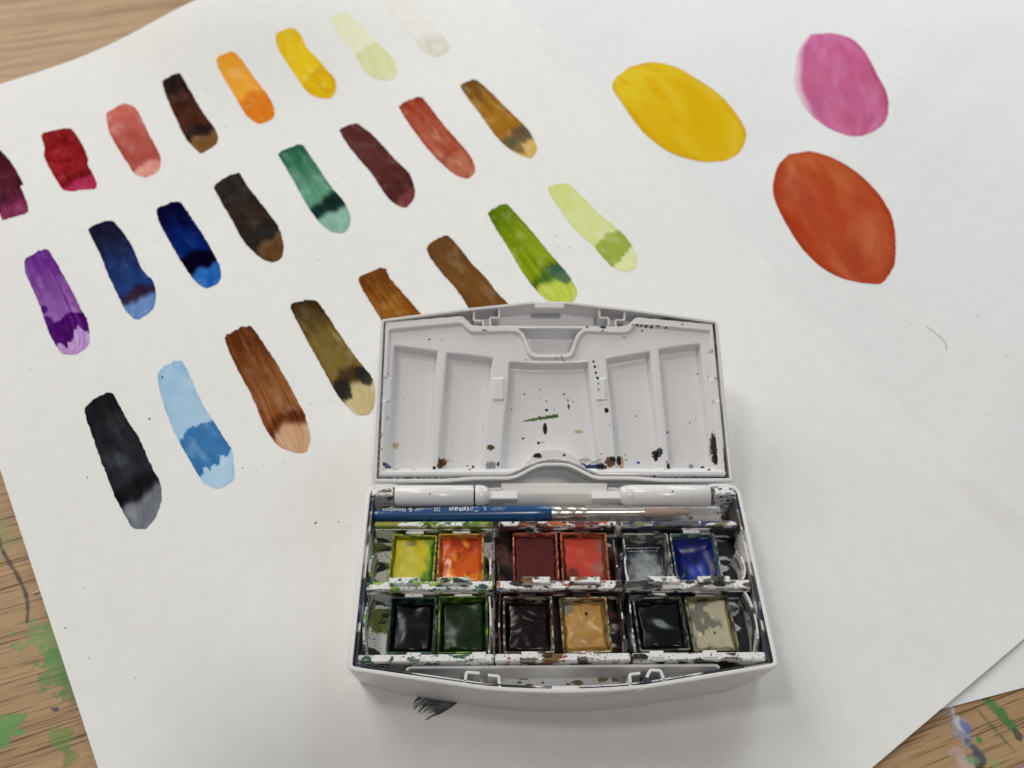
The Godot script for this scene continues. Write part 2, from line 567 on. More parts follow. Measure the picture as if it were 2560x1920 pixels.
func build_sheets() -> void:
	var edge := PackedVector2Array()
	for q in [[-20.0, 302.0], [27.0, 304.8], [63.0, 305.2], [105.0, 311.3], [151.0, 316.1], [199.0, 324.6], [251.0, 331.7], [303.0, 335.8], [362.0, 343.2], [405.0, 347.3], [447.0, 353.7], [600.0, 372.0]]:
		edge.append(Vector2(q[0], q[1]))
	var torn := noise(5, 0.22, 4)
	var slow := noise(6, 0.02, 2)
	var nx := 92
	var ny := 380
	var pos := PackedVector3Array()
	var uv := PackedVector2Array()
	var k := 0
	for j in ny:
		var b := 508.3 * j / (ny - 1)
		while k < edge.size() - 2 and edge[k + 1].x < b:
			k += 1
		var wide := edge[k].cubic_interpolate(edge[k + 1], edge[maxi(k - 1, 0)], edge[mini(k + 2, edge.size() - 1)], (b - edge[k].x) / (edge[k + 1].x - edge[k].x)).y
		for i in nx:
			var u := float(i) / (nx - 1)
			u = u * 1.25 if u < 0.4 else 0.5 + (u - 0.4) / 0.6 * 0.5
			var q := ORIGIN + E1 * (wide * u + torn.get_noise_1d(b * 2.0) * 1.3 * sstep(-5.0, 0.0, -wide * (1.0 - u))) + E2 * b
			var y := upper_height(q.x, q.y) + 1.8 * sstep(-10.0, 0.0, -wide * (1.0 - u)) * (1.0 + 0.5 * slow.get_noise_1d(b))
			pos.append(Vector3(q.x, y, q.y))
			uv.append(Vector2(wide * u, b) / 400.0)
	var pm := paper_material(21, Color(0.909, 0.909, 0.906))
	var o := thing("drawing_paper", "white sheet carrying rows of colour swatches under the paint box", "paper")
	put(net(pos, nx, ny, uv, Vector3.UP), "sheet", pm, o)
	put(skirt(pos, nx, ny, 0.3), "sheet_edge", pm, o)
	for s in SWATCHES:
		if not str(s[0]).begins_with("O"):
			swatch(s, o, true)
	specks(o, true, [[-197.4, -311.9, 0.24], [-190.5, -280.8, 0.36], [-181.7, -269.0, 0.18], [-178.1, -269.1, 0.18], [-173.6, -253.8, 0.36], [-203.8, -256.1, 0.24], [-208.7, -298.4, 0.18], [-115.4, -229.6, 0.24], [-106.4, -217.6, 0.3], [-98.0, -222.5, 0.24], [-115.7, -221.5, 0.18], [-185.7, -166.5, 0.3], [-108.1, -157.4, 0.24], [1.2, -171.9, 0.24], [6.7, -172.0, 0.3], [0.0, -180.0, 0.3], [5.8, -164.9, 0.18], [-157.7, -65.1, 0.42], [-97.2, -75.3, 0.24], [-89.2, -76.6, 0.18], [-116.7, -44.2, 0.24], [-109.1, -45.7, 0.18], [-111.3, -43.6, 0.18], [-101.7, -47.6, 0.18], [-114.5, -45.8, 0.12], [-85.6, -22.3, 0.36], [-77.6, -23.1, 0.24], [-73.4, -21.3, 0.18], [-232.6, -122.4, 0.18], [-213.6, -88.2, 0.24], [-172.8, -38.2, 0.3], [-159.2, 4.7, 0.18], [-160.5, 18.7, 0.24], [-149.4, 28.3, 0.18], [-132.6, 34.0, 0.18], [-136.9, 14.1, 0.12], [-158.6, -85.6, 0.5]])
	# the lower sheet
	pos = PackedVector3Array()
	uv = PackedVector2Array()
	nx = 90
	ny = 110
	var d1 := Vector2(0.9646, -0.2637)
	var corner := Vector2(424.0, -49.0)
	for j in ny:
		for i in nx:
			var v := float(j) / (ny - 1)
			var q := corner - d1 * (360.0 * (1.0 - float(i) / (nx - 1))) + Vector2(-0.2637, -0.9646) * (480.0 * v)
			var tip := sstep(-70.0, 0.0, -480.0 * v) * (-1.0 - lower_height(q.x, q.y) - 2.1)
			pos.append(Vector3(q.x, lower_height(q.x, q.y) + tip, q.y))
			uv.append(Vector2(i, j) / 100.0)
	var lm := paper_material(22, Color(0.893, 0.897, 0.903))
	var l := thing("drawing_paper", "white sheet with yellow, pink and orange ovals lying below the swatch sheet", "paper")
	put(net(pos, nx, ny, uv, Vector3.UP), "sheet", lm, l)
	put(skirt(pos, nx, ny, 0.3), "sheet_edge", lm, l)
	for s in SWATCHES:
		if str(s[0]).begins_with("O"):
			swatch(s, l, false)
	specks(l, false, [[188.3, -140.0, 0.28], [194.3, -143.6, 0.21], [198.5, -136.8, 0.21], [193.3, -116.6, 0.28], [178.2, -113.5, 0.21], [174.3, -85.3, 0.21], [157.5, -134.3, 0.21]])

func skirt(pos: PackedVector3Array, nx: int, ny: int, thick: float) -> ArrayMesh:
	var st := begin()
	st.set_smooth_group(-1)
	var mid := pos[(ny / 2) * nx + nx / 2]
	var ring := []
	for i in nx - 1: ring.append([i, i + 1])
	for j in ny - 1: ring.append([j * nx + nx - 1, (j + 1) * nx + nx - 1])
	for i in nx - 1: ring.append([(ny - 1) * nx + i, (ny - 1) * nx + i + 1])
	for j in ny - 1: ring.append([j * nx, (j + 1) * nx])
	var dn := Vector3(0, -thick, 0)
	for e in ring:
		var a: Vector3 = pos[e[0]]
		var b: Vector3 = pos[e[1]]
		var out := (b - a).cross(Vector3.UP)
		if out.dot(a - mid) < 0.0: out = -out
		quad(st, a, b, b + dn, a + dn, out)
	return done(st)

func specks(o: Node3D, upper: bool, list: Array) -> void:
	var st := begin()
	st.set_smooth_group(-1)
	var rng := RandomNumberGenerator.new()
	rng.seed = 40 if upper else 41
	var all := list.duplicate()
	for i in (150 if upper else 50):
		var q := ORIGIN + E1 * rng.randf_range(5, 290) + E2 * rng.randf_range(100, 440) if upper else Vector2(rng.randf_range(130, 290), rng.randf_range(-330, -20))
		all.append([q.x, q.y, 0.04 + 0.12 * pow(rng.randf(), 3.0)])
	for p in all:
		var c := Vector3(p[0], 0, p[1])
		var up := Vector3.UP
		c.y = (upper_height(c.x, c.z) if upper else lower_height(c.x, c.z)) + 0.11
		var ring := []
		for k in 9:
			var r := float(p[2]) * rng.randf_range(0.75, 1.3)
			ring.append(c + Vector3(cos(TAU * k / 9.0) * r, 0, sin(TAU * k / 9.0) * r))
		var dome := c + Vector3(0, float(p[2]) * 0.35, 0)
		for k in 9:
			tri(st, dome, ring[k], ring[(k + 1) % 9], up)
	tag(put(done(st), "paint_specks", mat(Color(0.23, 0.22, 0.21), 0.6, 0.3), o), "", "", "", "stuff")

# ---------- painted swatches ----------
const SWATCHES := [
	["plum", [-296.7,-233.0,-286.9,-216.9,-274.0,-194.8,-260.7,-176.6], [-285.3,-230.9,-281.9,-228.1,-272.8,-218.4,-261.8,-203.7,-262.5,-202.1,-253.6,-188.6,-250.8,-182.3]],
	["crimson", [-268.8,-244.3,-262.3,-233.0,-259.8,-225.9,-252.9,-215.5,-245.1,-205.3,-240.0,-199.4,-236.2,-198.5], [-254.5,-249.9,-247.9,-241.6,-241.3,-232.3,-236.7,-224.3,-235.2,-219.7,-230.6,-213.0,-225.9,-205.4,-225.2,-201.5]],
	["salmon", [-239.9,-261.4,-236.4,-253.6,-231.4,-243.7,-222.4,-230.6,-215.0,-220.8,-210.1,-214.3,-204.3,-211.6], [-231.6,-270.9,-225.2,-266.5,-217.7,-255.3,-211.6,-244.8,-207.1,-238.1,-202.3,-230.3,-199.3,-222.6,-199.0,-216.0,-203.6,-211.6]],
	["umber", [-216.6,-288.4,-212.4,-279.2,-206.3,-267.5,-199.1,-254.8,-192.4,-243.4,-186.9,-236.8,-181.4,-231.2], [-208.2,-295.2,-202.1,-285.9,-194.5,-273.8,-186.3,-261.6,-179.7,-252.8,-175.8,-245.0,-175.6,-239.0,-180.4,-231.6]],
	["orange", [-189.9,-305.7,-187.1,-298.4,-181.3,-289.1,-174.5,-278.7,-168.7,-269.2,-163.5,-262.3,-157.3,-257.9], [-180.8,-311.8,-173.6,-302.9,-166.3,-293.0,-159.1,-283.9,-153.7,-275.5,-151.1,-268.8,-151.3,-262.4,-156.5,-258.0]],
	["yellow", [-161.0,-326.8,-157.3,-316.7,-151.4,-307.8,-144.4,-297.6,-137.5,-287.7,-130.6,-283.2,-124.3,-282.7], [-151.4,-336.3,-146.9,-330.7,-142.3,-321.7,-135.3,-314.2,-127.7,-305.1,-123.2,-299.2,-121.4,-289.8,-123.5,-283.3]],
	["palelime", [-134.4,-354.6,-128.5,-342.0,-121.5,-332.0,-115.2,-323.1,-109.6,-312.3,-104.2,-305.8,-97.5,-303.0], [-125.6,-363.8,-119.3,-356.6,-110.4,-346.3,-102.5,-336.2,-95.9,-328.7,-91.4,-318.0,-90.2,-311.5,-92.2,-304.7]],
	["nearwhite", [-108.9,-395.4,-103.9,-380.1,-95.4,-365.8,-86.1,-352.2,-80.2,-341.2,-74.8,-335.3,-69.8,-332.6], [-97.8,-405.0,-86.5,-384.7,-78.3,-372.9,-70.2,-359.4,-63.3,-347.7,-63.6,-338.7,-68.9,-332.8]],
	["indigo", [-219.1,-172.4,-214.2,-165.2,-206.3,-153.8,-202.5,-147.4,-196.5,-138.0,-189.7,-128.2,-185.1,-121.6,-179.7,-116.6], [-210.0,-179.8,-203.2,-172.4,-196.4,-164.0,-191.1,-155.7,-186.8,-148.3,-182.5,-143.6,-178.0,-138.9,-174.5,-130.4,-173.4,-122.8,-177.4,-116.3]],
	["royal", [-192.5,-189.5,-187.5,-179.1,-180.0,-167.8,-173.7,-158.4,-168.9,-151.7,-163.4,-144.4,-158.5,-138.9,-154.5,-136.3], [-182.4,-195.6,-176.7,-188.0,-169.0,-177.4,-162.3,-167.9,-156.4,-158.5,-151.8,-151.0,-149.6,-144.4,-149.7,-139.5,-153.3,-136.1]],
	["sepia", [-169.3,-207.3,-162.3,-195.6,-153.5,-181.9,-146.0,-169.7,-139.7,-162.2,-133.3,-156.5,-129.2,-154.9], [-159.0,-219.1,-152.5,-208.4,-144.5,-197.6,-136.7,-187.2,-130.0,-177.0,-125.7,-165.0,-125.6,-157.4,-128.5,-154.9]],
	["green", [-143.2,-235.3,-137.2,-224.9,-129.8,-212.1,-122.4,-198.5,-116.7,-189.1,-111.6,-182.3,-106.1,-176.9,-102.1,-175.7], [-132.2,-244.2,-125.6,-233.7,-118.5,-222.0,-111.7,-210.6,-104.5,-200.9,-101.0,-195.0,-97.8,-185.6,-98.5,-177.4,-100.5,-175.6]],
	["maroon", [-115.4,-257.6,-109.1,-246.1,-101.4,-234.1,-94.1,-223.8,-88.9,-214.9,-82.6,-203.9,-77.1,-198.0,-73.4,-196.2], [-106.2,-264.2,-97.7,-255.6,-90.4,-246.1,-82.2,-234.1,-73.9,-223.2,-69.9,-211.1,-69.4,-203.5,-72.2,-196.5]],
	["sienna", [-86.2,-280.7,-80.0,-267.9,-72.5,-254.2,-65.3,-242.2,-57.7,-231.9,-50.5,-223.9,-45.4,-221.5], [-74.3,-291.0,-66.8,-277.7,-59.5,-264.9,-52.6,-254.1,-46.0,-243.6,-41.5,-233.3,-40.9,-226.7,-43.7,-221.6]],
	["ochre", [-54.3,-304.3,-48.1,-290.7,-41.0,-277.0,-34.1,-262.5,-27.6,-251.5,-20.5,-243.6,-13.6,-239.4], [-45.7,-312.1,-37.7,-301.5,-29.9,-289.1,-22.3,-277.2,-14.1,-264.1,-10.0,-251.2,-9.5,-245.6,-11.9,-239.9]],
	["purple", [-240.7,-151.3,-236.9,-143.0,-230.9,-134.6,-224.7,-125.8,-219.5,-117.8,-213.6,-108.6,-208.9,-102.4,-203.4,-96.3], [-232.6,-158.6,-226.6,-151.1,-219.2,-141.7,-211.8,-131.9,-205.3,-123.0,-199.3,-115.1,-195.4,-106.7,-194.2,-100.4,-197.5,-96.2]],
	["black", [-185.2,-70.3,-181.9,-63.7,-176.8,-55.9,-171.6,-47.6,-165.8,-39.0,-160.2,-30.6,-155.6,-25.0,-150.2,-18.6,-148.2,-17.7], [-176.8,-78.3,-171.5,-71.4,-165.4,-63.4,-159.8,-57.1,-154.5,-49.5,-149.4,-42.1,-144.7,-35.6,-142.6,-28.5,-142.9,-22.1,-144.9,-17.8]],
	["skyblue", [-161.8,-88.2,-158.0,-79.6,-152.5,-69.1,-145.8,-58.3,-140.1,-50.7,-133.9,-42.7,-129.6,-37.4,-125.0,-35.1], [-153.9,-95.4,-148.4,-88.0,-142.9,-78.8,-137.9,-71.4,-131.6,-63.5,-125.5,-55.7,-122.4,-51.6,-119.4,-42.6,-119.4,-37.9,-123.3,-35.0]],
	["russet", [-139.5,-108.6,-134.7,-99.4,-127.7,-88.3,-121.1,-78.4,-114.1,-65.9,-109.7,-59.4,-105.1,-54.6,-98.7,-52.0], [-129.6,-115.7,-121.9,-105.3,-114.7,-95.6,-108.4,-86.1,-102.1,-76.1,-98.5,-70.2,-95.9,-64.3,-94.1,-59.2,-94.4,-52.8,-97.5,-51.8]],
	["olive", [-116.3,-128.8,-110.4,-118.3,-103.7,-107.1,-97.2,-96.4,-92.1,-88.0,-87.6,-80.7,-82.7,-74.5,-77.8,-70.3,-75.3,-70.2], [-105.3,-133.1,-99.1,-124.4,-91.7,-113.1,-84.9,-103.1,-78.3,-94.4,-74.7,-89.8,-72.1,-81.3,-71.9,-74.1,-73.5,-70.5]],
	["rust", [-88.9,-147.3,-85.6,-139.6,-80.4,-131.0,-75.8,-123.1,-70.5,-114.4,-64.9,-106.4], [-77.4,-154.9,-74.6,-148.1,-68.8,-140.5,-63.2,-132.9,-58.6,-126.6,-53.9,-118.3,-53.2,-111.0]],
	["brown", [-60.8,-169.1,-57.0,-160.7,-50.3,-150.3,-43.9,-141.4,-38.5,-131.6,-33.2,-122.1,-28.2,-116.1], [-50.9,-178.4,-44.2,-168.6,-37.7,-157.9,-31.5,-150.0,-26.2,-141.1,-21.2,-134.6,-17.0,-126.2,-18.3,-117.7]],
	["leaf", [-33.2,-195.7,-28.9,-185.0,-22.4,-171.1,-16.1,-156.6,-9.4,-144.2,-3.7,-137.2,1.9,-134.8], [-23.9,-203.8,-17.9,-193.9,-10.7,-182.1,-3.8,-169.5,2.0,-159.9,6.1,-152.9,9.2,-145.0,9.5,-140.6,7.5,-136.6]],
	["limegreen", [-4.4,-216.7,-0.4,-205.7,5.7,-192.4,11.6,-182.1,17.4,-174.8,22.2,-166.3,26.9,-159.4,32.6,-157.2], [6.9,-220.2,13.1,-210.4,20.0,-199.9,26.7,-191.0,33.2,-182.4,36.6,-173.9,38.0,-166.5,37.0,-160.3]],
	["charcoal", [-39.3,32.1,-41.3,34.3,-43.2,36.7,-44.7,39.7], [-25.9,34.7,-30.0,38.0,-34.9,41.4,-39.4,44.1]],
	["Oyellow", [35.7,-324.0,33.4,-312.4,38.4,-295.2,45.4,-275.0,52.4,-261.9,62.7,-250.8,77.7,-245.7,86.7,-246.8], [44.4,-336.0,57.2,-341.2,70.5,-337.1,83.9,-323.4,94.5,-309.6,100.9,-294.1,105.0,-276.9,102.8,-265.3,97.2,-254.2,90.1,-247.7]],
	["Opink", [160.4,-382.2,150.6,-365.1,145.2,-346.9,141.0,-328.3,139.8,-313.4,143.5,-294.8,151.2,-280.9,160.0,-273.9,164.4,-273.3], [174.1,-385.0,184.8,-379.6,189.6,-367.0,191.2,-352.3,191.7,-333.6,192.0,-317.8,189.2,-302.3,183.8,-287.7,175.9,-278.8,168.0,-273.9]],
	["Ored", [124.9,-255.9,117.5,-245.4,111.8,-228.5,110.4,-214.6,113.1,-197.1,117.3,-180.8,123.8,-168.3,132.1,-161.3,141.2,-158.4], [136.5,-258.9,146.5,-253.6,156.4,-243.3,163.1,-229.9,166.4,-216.9,167.0,-202.7,163.7,-185.6,158.7,-170.4,150.5,-158.9,146.0,-158.4]],
]
# name: [colour at the top, in the middle, where the middle is, band colour, band start, band end, tail colour, brush streaks, cloudiness, label]
const LOOK := {
	"plum": ["#451b24", "#4e1c2a", 0.45, "#642440", 0.80, 0.88, "#7e3050", 0.15, 0.2, "dark plum swatch cut off by the left edge"],
	"crimson": ["#801a1e", "#8a1c22", 0.5, "#74171c", 0.76, 0.86, "#a82a4e", 0.2, 0.4, "crimson red swatch with a pink foot"],
	"salmon": ["#c4695c", "#aa5348", 0.55, "#ac564b", 0.78, 0.84, "#d69082", 0.05, 0.25, "salmon pink swatch with a pale rim"],
	"umber": ["#241b1c", "#46261a", 0.42, "#2c1e1d", 0.66, 0.80, "#74502c", 0.1, 0.25, "blackish brown swatch with a lighter brown foot, in the top row"],
	"orange": ["#e0982f", "#eaa23a", 0.45, "#dc8426", 0.58, 0.64, "#d97a23", 0.05, 0.15, "light orange swatch with a darker foot"],
	"yellow": ["#deb41f", "#e6c024", 0.4, "#dcb41e", 0.60, 0.66, "#dcb01a", 0.05, 0.2, "bright yellow swatch"],
	"palelime": ["#e0dfb6", "#e4e2c2", 0.3, "#d4d49c", 0.5, 0.56, "#d6d7a4", 0.0, 0.2, "very pale lime swatch in the top row"],
	"nearwhite": ["#e2ddd2", "#e4e0d6", 0.4, "#dedacd", 0.68, 0.74, "#d9d6c8", 0.0, 0.25, "almost white grey swatch in the top row"],
	"indigo": ["#1a182c", "#22386e", 0.66, "#2e1c30", 0.74, 0.83, "#6486b8", 0.08, 0.2, "indigo swatch with a light blue foot and dark band"],
	"royal": ["#08062c", "#0a2468", 0.55, "#08031b", 0.60, 0.79, "#2660aa", 0.08, 0.3, "deep royal blue swatch"],
	"sepia": ["#2c2626", "#30261f", 0.55, "#272321", 0.60, 0.78, "#5c4026", 0.1, 0.2, "nearly black brown swatch beside the green one"],
	"green": ["#2c6148", "#5e9076", 0.55, "#132b26", 0.64, 0.79, "#86ae9a", 0.3, 0.15, "green swatch with a black green band"],
	"maroon": ["#542c29", "#5a302c", 0.5, "#502826", 0.6, 0.88, "#763c3c", 0.06, 0.15, "maroon swatch"],
	"sienna": ["#983e2b", "#a85740", 0.5, "#994634", 0.7, 0.76, "#ae6249", 0.35, 0.3, "brick red swatch in the second row"],
	"ochre": ["#6e4a20", "#9c6b24", 0.4, "#66553c", 0.70, 0.84, "#cfab60", 0.2, 0.35, "golden brown swatch with a sandy foot"],
	"purple": ["#642a80", "#8a589e", 0.58, "#470f60", 0.68, 0.84, "#b388c2", 0.55, 0.2, "purple swatch with a dark violet band"],
	"black": ["#1f1d1f", "#2a2a30", 0.5, "#1b191b", 0.66, 0.82, "#707378", 0.2, 0.2, "black swatch with a grey foot"],
	"skyblue": ["#96bcd6", "#a6c4d8", 0.45, "#3f76a8", 0.53, 0.82, "#a9c8dc", 0.05, 0.2, "sky blue swatch with a darker blue blot"],
	"russet": ["#5e2e15", "#8a5632", 0.58, "#5f3218", 0.72, 0.82, "#c39a78", 0.45, 0.2, "russet brown swatch with a pale brown foot"],
	"olive": ["#3a2b15", "#75602f", 0.4, "#42301a", 0.66, 0.80, "#bfae7e", 0.3, 0.15, "olive brown swatch ending behind the paint box lid"],
	"rust": ["#6c3c14", "#8c561f", 0.5, "#a86e30", 0.8, 0.9, "#b27c3c", 0.35, 0.25, "rusty brown swatch partly hidden by the lid"],
	"brown": ["#674424", "#704a24", 0.5, "#74491f", 0.8, 0.9, "#7c5228", 0.08, 0.15, "plain brown swatch partly hidden by the lid"],
	"leaf": ["#5c7410", "#84951a", 0.5, "#4c682a", 0.70, 0.81, "#bcc84e", 0.5, 0.2, "leaf green swatch touching the top of the lid"],
	"limegreen": ["#cdd484", "#d1d892", 0.4, "#9aaa48", 0.66, 0.86, "#d8dda0", 0.05, 0.15, "pale yellow green swatch with an olive blot"],
	"charcoal": ["#565854", "#5a5c58", 0.5, "#5a5c58", 1.2, 1.3, "#5a5c58", 0.2, 0.2, "dry charcoal stroke in front of the paint box"],
	"Oyellow": ["#dcc032", "#d6ac16", 0.5, "#d0a010", 0.7, 0.8, "#dabb34", 0.03, 0.5, "golden yellow oval"],
	"Opink": ["#c8709a", "#bf6086", 0.45, "#b2527a", 0.7, 0.8, "#cc84a4", 0.04, 0.6, "pink oval"],
	"Ored": ["#b85a34", "#b04a2a", 0.5, "#9e3a20", 0.7, 0.8, "#c06a42", 0.07, 0.55, "orange red oval"],
}

func pairs(a: Array) -> PackedVector2Array:
	var out := PackedVector2Array()
	for i in range(0, a.size(), 2):
		out.append(Vector2(a[i], a[i + 1]))
	return out

func swatch(s: Array, parent: Node3D, upper: bool) -> void:
	var id: String = s[0]
	var look: Array = LOOK[id]
	var sd := absi(hash(id)) % 1000
	var oval := id.begins_with("O")
	var rows := 64 if oval else 56
	var cols := 26 if oval else 16
	var L := catmull(pairs(s[1]), rows)
	var R := catmull(pairs(s[2]), rows)
	var wob := noise(sd, 0.35, 3)
	var rag := noise(sd + 9, 0.5, 3)
	var length := L[0].distance_to(L[rows - 1])
	var pos := PackedVector3Array()
	var uv := PackedVector2Array()
	var foot_ragged: bool = id in ["plum", "crimson", "purple", "charcoal"]
	for j in rows:
		var t := float(j) / (rows - 1)
		var axis := ((L[mini(j + 1, rows - 1)] + R[mini(j + 1, rows - 1)]) - (L[maxi(j - 1, 0)] + R[maxi(j - 1, 0)])).normalized()
		for i in cols:
			var u := float(i) / (cols - 1)
			var q := L[j].lerp(R[j], u)
			var across := (R[j] - L[j]).normalized()
			var rim := absf(u - 0.5) * 2.0
			q += across * wob.get_noise_2d(t * length, 40.0 * roundf(u)) * 0.35 * rim
			if not oval:
				q += axis * (1.5 * pow(rim, 5) - 0.5 * (1.0 - rim * rim)) * sstep(-0.14, 0.0, -t)
				q += axis * rag.get_noise_2d(u * 9.0, 3.0) * 1.1 * sstep(-0.12, 0.0, -t)
			if foot_ragged:
				q += axis * rag.get_noise_2d(u * (34.0 if id == "charcoal" else 20.0), 30.0) * (2.6 if id == "charcoal" else 1.4) * sstep(0.75, 1.0, t)
			var y := (upper_height(q.x, q.y) if upper else lower_height(q.x, q.y)) + 0.09
			pos.append(Vector3(q.x, y, q.y))
			uv.append(Vector2(u, t))
	var m := mat(Color.WHITE, 0.9, 0.04, swatch_texture(id, look, sd))
	m.texture_repeat = false
	put(net(pos, cols, rows, uv, Vector3.UP), "paint_swatch", m, parent, look[9])

func swatch_texture(id: String, k: Array, sd: int) -> ImageTexture:
	var oval := id.begins_with("O")
	var w := 96 if oval else 56
	var h := 128 if oval else 144
	var c0 := Color(k[0])
	var c1 := Color(k[1])
	var cb := Color(k[3])
	var ct := Color(k[6])
	var t1: float = k[2]
	var b0: float = k[4]
	var b1: float = k[5]
	var st: float = k[7]
	var cl: float = k[8]
	var n1 := noise(sd + 1, 1.0, 3)
	var n2 := noise(sd + 2, 1.0, 4)
	var n3 := noise(sd + 3, 1.0, 3)
	var n4 := noise(sd + 4, 1.0, 2)
	var px := PackedByteArray()
	px.resize(w * h * 3)
	var paper := Color(0.9, 0.895, 0.885)
	for y in h:
		var t := (y + 0.5) / h
		for x in w:
			var u := (x + 0.5) / w
			var c := c0.lerp(c1, sstep(0.0, t1, t + 0.12 * n1.get_noise_2d(u * 2.0, t * 3.0)))
			var streak := n2.get_noise_2d(u * 11.0 + t * 0.5, t * 0.9)
			var cloud := n3.get_noise_2d(u * 1.5, t * 1.8) if oval else n3.get_noise_2d(u * 2.2, t * 4.5)
			# each wet edge wanders by itself
			var arch := 0.09 * (u - 0.5) * (u - 0.5) * 4.0
			var e0 := b0 + 0.05 * n4.get_noise_2d(u * 1.1 + 7.0, 2.0) + arch * 0.4 - 0.03 + 0.11 * (0.5 - u)
			var e1 := b1 + 0.06 * n4.get_noise_2d(u * 1.3 + 3.0, 9.0) + arch * 0.2 - 0.045 + 0.11 * (0.5 - u)
			if id == "limegreen" or id == "skyblue":
				e0 += 0.025 * n2.get_noise_2d(u * 6.0, 5.0)
				e1 += 0.04 * n2.get_noise_2d(u * 6.0, 15.0)
			if id == "purple":
				e1 += 0.04 + 0.09 * n2.get_noise_2d(u * 3.5, 25.0)
			var sharp := 0.008 if id == "skyblue" or id == "limegreen" or id == "purple" else 0.038
			if oval:
				c = c.lerp(cb, sstep(-0.1, 0.5, cloud))
				c = c.lerp(ct, 0.5 * sstep(-0.1, 0.6, n2.get_noise_2d(u * 2.6 + t, t * 1.6)))
			else:
				c = c.lerp(cb, sstep(e0 - sharp, e0 + sharp, t))
				c = c.lerp(ct, sstep(e1 - sharp, e1 + sharp, t))
			var v := 1.0
			v += st * 0.65 * streak
			v += cl * (0.45 if oval else 0.7) * cloud
			# pigment that gathers where a wash dries
			var rim := minf(minf(u, 1.0 - u) * (0.35 if oval else 0.2), minf(t, 1.0 - t) * 0.6)
			v -= (0.13 if oval else 0.08) * sstep(-0.03, 0.0, -rim)
			if not oval:
				v -= 0.07 * sstep(-0.02, 0.0, -absf(t - e1 + 0.012))
			c = Color(pow(c.r, 1.0 / maxf(0.3, 1.0 + (v - 1.0) * 1.0)), pow(c.g, 1.0 / maxf(0.3, v)), pow(c.b, 1.0 / maxf(0.3, v)))
			c = c.lerp(paper, (0.10 if oval else 0.22) * minf(1.0, c.get_luminance() * 2.0) * sstep(0.05, 0.6, n3.get_noise_2d(u * 1.6 + 5.0, t * (1.6 if oval else 4.0))))
			if id == "Opink":
				c = c.lerp(paper, 0.75 * (1.0 - sstep(0.0, 0.12, u + 0.03 * n1.get_noise_2d(u * 3.0, t * 3.0))) * (1.0 - sstep(0.6, 0.95, t)))
			if id == "purple" and t > e1:
				c = c.lerp(paper, 0.35 * sstep(0.0, 0.4, n2.get_noise_2d(u * 7.0, t * 3.0)))
			if id == "black" and Vector2((u - 0.42) * 1.0, (t - 0.50) * 2.6).length() + 0.1 * n2.get_noise_2d(u * 12.0, t * 30.0) < 0.09:
				c = c.lerp(Color("#3c4450"), 0.8)
			if id == "olive" and t > 0.6 and t < 0.84:
				var e := minf(Vector2((u - 0.18), (t - 0.76) * 2.6).length(), Vector2((u - 0.86), (t - 0.70) * 2.6).length())
				c = c.lerp(Color("#252424"), 0.85 * sstep(0.24, 0.17, e + 0.05 * n1.get_noise_2d(u * 9.0, t * 20.0)))
			if id == "leaf":
				c = c.lerp(Color("#3a5e50"), 0.8 * sstep(0.26, 0.16, Vector2(u - 0.85, (t - 0.74) * 2.4).length() + 0.04 * n1.get_noise_2d(u * 9.0, t * 20.0)))
			if id == "ochre":
				c = c.lerp(Color("#5f563e"), 0.7 * sstep(0.3, 0.18, Vector2(u - 0.25, (t - 0.82) * 2.4).length()))
			if id == "charcoal":
				c = c.lerp(paper, sstep(0.0, 0.12, n2.get_noise_2d(u * 26.0, t * 1.2) - 0.55 + 0.75 * sstep(0.5, 1.0, t)))
			if id == "nearwhite":
				var ring := absf(Vector2(u - 0.55, (t - 0.84) * 2.6).length() - 0.26 + 0.05 * n1.get_noise_2d(u * 5.0, t * 9.0))
				c = c.lerp(Color("#c6c3b0"), 0.7 * sstep(0.09, 0.02, ring))
			if id == "yellow":
				var ring := absf(Vector2(u - 0.7, (t - 0.72) * 1.7).length() - 0.24 + 0.06 * n1.get_noise_2d(u * 6.0, t * 9.0))
				c = c.lerp(Color("#c49a16"), 0.6 * sstep(0.05, 0.01, ring))
			if id == "purple":
				for q in [[0.06, 0.545], [0.08, 0.66]]:
					c = c.lerp(Color("#4a1668"), 0.9 * sstep(0.13, 0.09, Vector2(u - q[0], (t - q[1]) * 2.6).length() + 0.04 * n1.get_noise_2d(u * 12.0, t * 25.0)))
			var o := (y * w + x) * 3
			px[o] = int(clampf(c.r * 1.02, 0, 1) * 255)
			px[o + 1] = int(clampf(c.g * 1.03, 0, 1) * 255)
			px[o + 2] = int(clampf(c.b * 1.05, 0, 1) * 255)
	return ImageTexture.create_from_image(Image.create_from_data(w, h, false, Image.FORMAT_RGB8, px))

